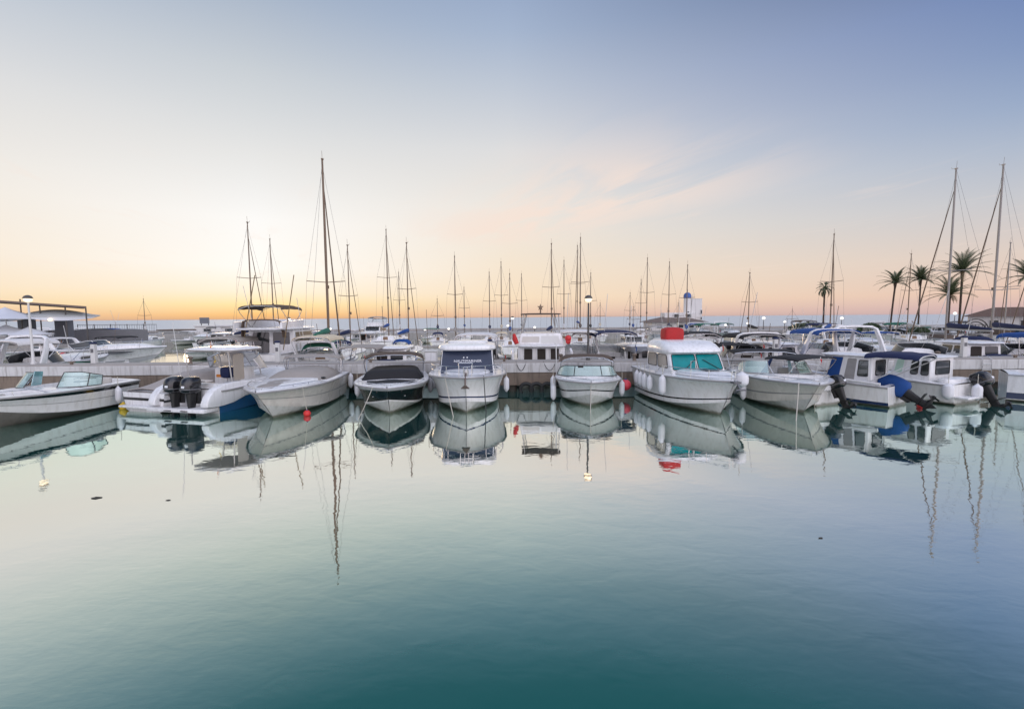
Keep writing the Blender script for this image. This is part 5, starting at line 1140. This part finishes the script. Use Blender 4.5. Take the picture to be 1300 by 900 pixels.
# parasol terrace on its own quay at the left
TZ = 40.0
q_ = MB(); q_.box((PX(10, TZ) - 7, TZ + 3.5, .1), (24, 9, 2.0)); struct(q_.build('terrace_quay', 'quay_stone', None, 0, bevel=.05)); TG = 1.10
tr = empty('terrace_pavilion', (PX(62, TZ), TZ + 2.5, TG)); tag(tr, 'open beach bar pavilion with a thin tilted dark roof and bright sail canopy, far left', 'pavilion')
def PT_(px, py, Z): return Vector((PX(px, Z) - tr.location.x, Z - tr.location.y, PZ(px, py, Z) - TG))
a, b = PT_(-60, 377, TZ), PT_(113, 389, TZ)
a2, b2 = PT_(-60, 379, TZ + 3.5), PT_(109, 390, TZ + 3.5)
mb = MB(); mb.sheet([[a, a.lerp(b, .5), b], [a2, a2.lerp(b2, .5), b2]], .16); mb.build('roof', 'tile_brown', tr, 0)
# pointed sail canopy
tip = PT_(129, 400, TZ + 1); l0 = PT_(36, 401, TZ - .5); l1 = PT_(36, 401, TZ + 4.5)
def sail(l0, l1, tip, lift, name):
    rows = []
    for i in range(11):
        u = i / 10; rows.append([l0.lerp(tip, u) + (l1 - l0) * v * (1 - u) ** .6 + Vector((0, 0, lift * math.sin(PI * v) * math.sin(PI * min(1, u * .9 + .14)))) for v in (0, .2, .4, .6, .8, 1)])
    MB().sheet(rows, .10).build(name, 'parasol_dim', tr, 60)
    MB().sheet([[p - Vector((0, 0, .42 * math.sin(PI * min(1, i / 10 * .93 + .07)) ** .5)) for p in (r[0], r[0] + Vector((0, .06, 0)))] + [r[0] + Vector((0, .05, -.05)), r[0] + Vector((0, 0, -.05))] for i, r in enumerate(rows)], .02).build('valance', 'parasol', tr, 60)
sail(l0, l1, tip, .55, 'sail_canopy')
sail(PT_(-50, 402, TZ - .5), PT_(-50, 402, TZ + 4), PT_(40, 402, TZ), .75, 'sail_canopy')
for px, py0 in ((30, 380), (54, 385), (86, 388), (112, 389)):
    p = PT_(px, py0, TZ + .4); MB().tube([(p.x, p.y, 0), (p.x, p.y, p.z)], .05, 6).build('post', 'post_dark', tr)
for px, w_ in ((36, .9), (83, 1.0)):
    p = PT_(px, 400, TZ + 3); MB().box((p.x, p.y, p.z / 2 - .2), (w_, .8, p.z - .2)).build('pillar', 'board_dark', tr, 0, bevel=.02)
MB().box((-.5, 3.2, .55), (9, .12, 1.1)).build('back_wall', 'cover_grey', tr, 0)
for px, py in ((28, 402), (66, 406), (32, 401)):
    p = PT_(px, py, TZ - .1); MB().ball(p, .17, 12, sz=.8).build('ceiling_lamp', 'lamp_warm', tr)
def parasol(px, py_top, Z, R_, label):
    h = PZ(px, py_top, Z) - TG; t = empty('parasol', (PX(px, Z), Z, TG)); tag(t, label, 'parasol', 'pale parasols on the terrace')
    MB().tube([(0, 0, 0), (0, 0, h)], .04, 8).build('pole', 'post_white', t)
    rows = []
    for i in range(7):
        u = i / 6; rows.append([(R_ * u * math.cos(2 * PI * k / 24) * (1 - .04 * (k % 3)), R_ * u * math.sin(2 * PI * k / 24) * (1 - .04 * (k % 3)), h - .75 * R_ * .5 * u ** .8 - .0) for k in range(25)])
    MB().sheet(rows, .03).build('canopy', 'parasol', t, 60)
parasol(10, 390, TZ - .2, 2.6, 'large pale parasol at the left photo edge under the dark tilted roof'); parasol(9, 412, TZ - .6, 2.0, 'low pale parasol in front at the left photo edge'); parasol(37, 415, TZ - .4, 1.6, 'small low pale parasol beside the left pier lamp')

# palms
def palm(px, py_crown, Z, crown, label, lean=0.0, nf=34, kind='date', group='tall palms beyond the boats', tr_=.16):
    q_ = PXZ(px, py_crown, Z); h = q_.z - GZ; t = empty('palm_tree', (q_.x - lean * h, Z, GZ)); tag(t, label, 'palm tree', group)
    rr = random.Random(int(px)); n = 14
    pts = [(lean * h * (i / n) ** 1.4, 0, h * i / n) for i in range(n + 1)]
    rad = [tr_ * (1.35 - .45 * min(1, i / 3)) * (1 + .05 * (i % 2)) for i in range(n + 1)]; rad[-1] = tr_ * 1.5; rad[-2] = tr_ * 1.25
    MB().tube(pts, rad, 9).build('trunk', 'bark', t)
    top = Vector((lean * h, 0, h)); fr = MB(); dr = MB()
    for i in range(nf):
        az = 2 * PI * i * .381966 + rr.uniform(-.2, .2); u = i / nf
        el = lerp(84, -8 if kind == 'date' else -50, u) + rr.uniform(-8, 8)
        Lf = crown * rr.uniform(.85, 1.1) * (1.0 if kind == 'date' else .75); tgt = dr if u > .93 else fr
        dirh = Vector((math.cos(az), math.sin(az), 0)); p = top.copy(); ang = R(el); pts = []; seg = 9
        for k in range(seg + 1):
            pts.append(p.copy()); d = dirh * math.cos(ang) + Vector((0, 0, 1)) * math.sin(ang); p = p + d * Lf / seg; ang -= R(3.5 + 6.5 * (k / seg)) * (1.0 if kind == 'date' else 1.6)
        tgt.tube(pts, [.03 * (1 - k / (seg + 1)) + .008 for k in range(seg + 1)], 4)
        side = dirh.cross(Vector((0, 0, 1))).normalized()
        for k in range(1, seg + 1):
            a0 = pts[k - 1]; a1 = pts[k]; d = (a1 - a0).normalized(); upn = side.cross(d).normalized()
            for m_ in range(3):
                b0 = a0.lerp(a1, m_ / 3); f_ = (k + m_ / 3) / seg; ll = Lf * (.17 if kind == 'date' else .24) * math.sin(PI * min(1, .16 + f_ * .84)) ** .7 * rr.uniform(.8, 1.1) + .06
                if kind != 'date' and f_ < .55: continue
                for sg in (-1, 1):
                    tipp = b0 + (d * .75 + side * sg * .62 - Vector((0, 0, .25)) + upn * .18).normalized() * ll
                    wv = d * .045
                    tgt.add([b0 - wv, b0 + wv, tipp], [(0, 1, 2)])
    c = fr.build('crown', 'frond', t, 0)
    if dr.v: dr.build('dry_fronds', 'frond_dry', t, 0)
palm(1222, 345, 50.0, 2.9, 'tallest palm, full spreading crown, between the two silver masts', .0, 34, tr_=.11)
palm(1206, 374, 49.0, 2.5, 'shorter palm with a low spreading crown beside the tallest palm', .0, 30, tr_=.11)
palm(1137, 359, 55.0, 2.1, 'slim palm with a leaning trunk, leftmost of the right hand palms', .06, 28, tr_=.10)
palm(1169, 355, 57.0, 2.2, 'slim upright palm with a dense round head beside the leaning palm', .0, 40, tr_=.09)
palm(1047, 366, 66.0, 1.9, 'lone small palm standing apart left of the other palms', .0, 36, 'fan', tr_=.12)
palm(1306, 352, 47.0, 2.6, 'palm at the right photo edge with fronds hanging over the house roof', .0, 28, tr_=.16)

def bush(px0, px1, py0, Z, label, group, m='leaf', dome=1.0, name='round_bush', n=1500):
    x0, x1 = PX(px0, Z), PX(px1, Z); w = (x1 - x0) / 2; h = PZ((px0 + px1) / 2, py0, Z) - GZ; t = empty(name, ((x0 + x1) / 2, Z, GZ)); tag(t, label, 'bush', group)
    rr = random.Random(int(px0)); mb = MB()
    for i in range(n):
        a = rr.uniform(0, 2 * PI); ph = math.acos(rr.uniform(0, 1)); q = rr.uniform(.55, 1) ** .5
        d = Vector((math.sin(ph) * math.cos(a) * w, math.sin(ph) * math.sin(a) * w * .8, math.cos(ph) * h)); nn = 1 + .16 * noise.noise(d * 1.1) + .10 * noise.noise(d * 3)
        p = d * q * nn; s = rr.uniform(.10, .22); u = Vector((rr.uniform(-1, 1), rr.uniform(-1, 1), rr.uniform(-.3, 1))).normalized(); v = u.orthogonal().normalized()
        mb.add([p - v * s * .4, p + u * s, p + v * s * .4, p - u * s * .7], [(0, 1, 2, 3)])
    mb.build('foliage', m, t, 0); st = MB()
    for k in range(7):
        a = 2 * PI * k / 7; st.tube([(0, 0, 0), (w * .3 * math.cos(a), w * .3 * math.sin(a), h * .45), (w * .6 * math.cos(a), w * .55 * math.sin(a), h * .7)], [.09, .06, .03], 5)
    st.build('stem', 'bark', t)
bush(1003, 1052, 409.5, 66.0, 'wide domed green bush behind the boats left of the lone small palm', None, 'leaf_grey', n=2600)
bush(1090, 1119, 410, 58.0, 'small round dark bush behind the boats left of the leaning palm', None, 'leaf')
bush(1155, 1180, 415, 53.0, 'low dark shrub at the foot of the slim upright palm', None, 'leaf', n=700)
bush(1292, 1312, 414, 47.5, 'dark shrub by the house wall at the right photo edge', None, 'leaf', n=900)
bush(1120, 1140, 421, 52.5, 'low yellowish shrub at the foot of the leaning palm', None, 'leaf_grey', n=600)
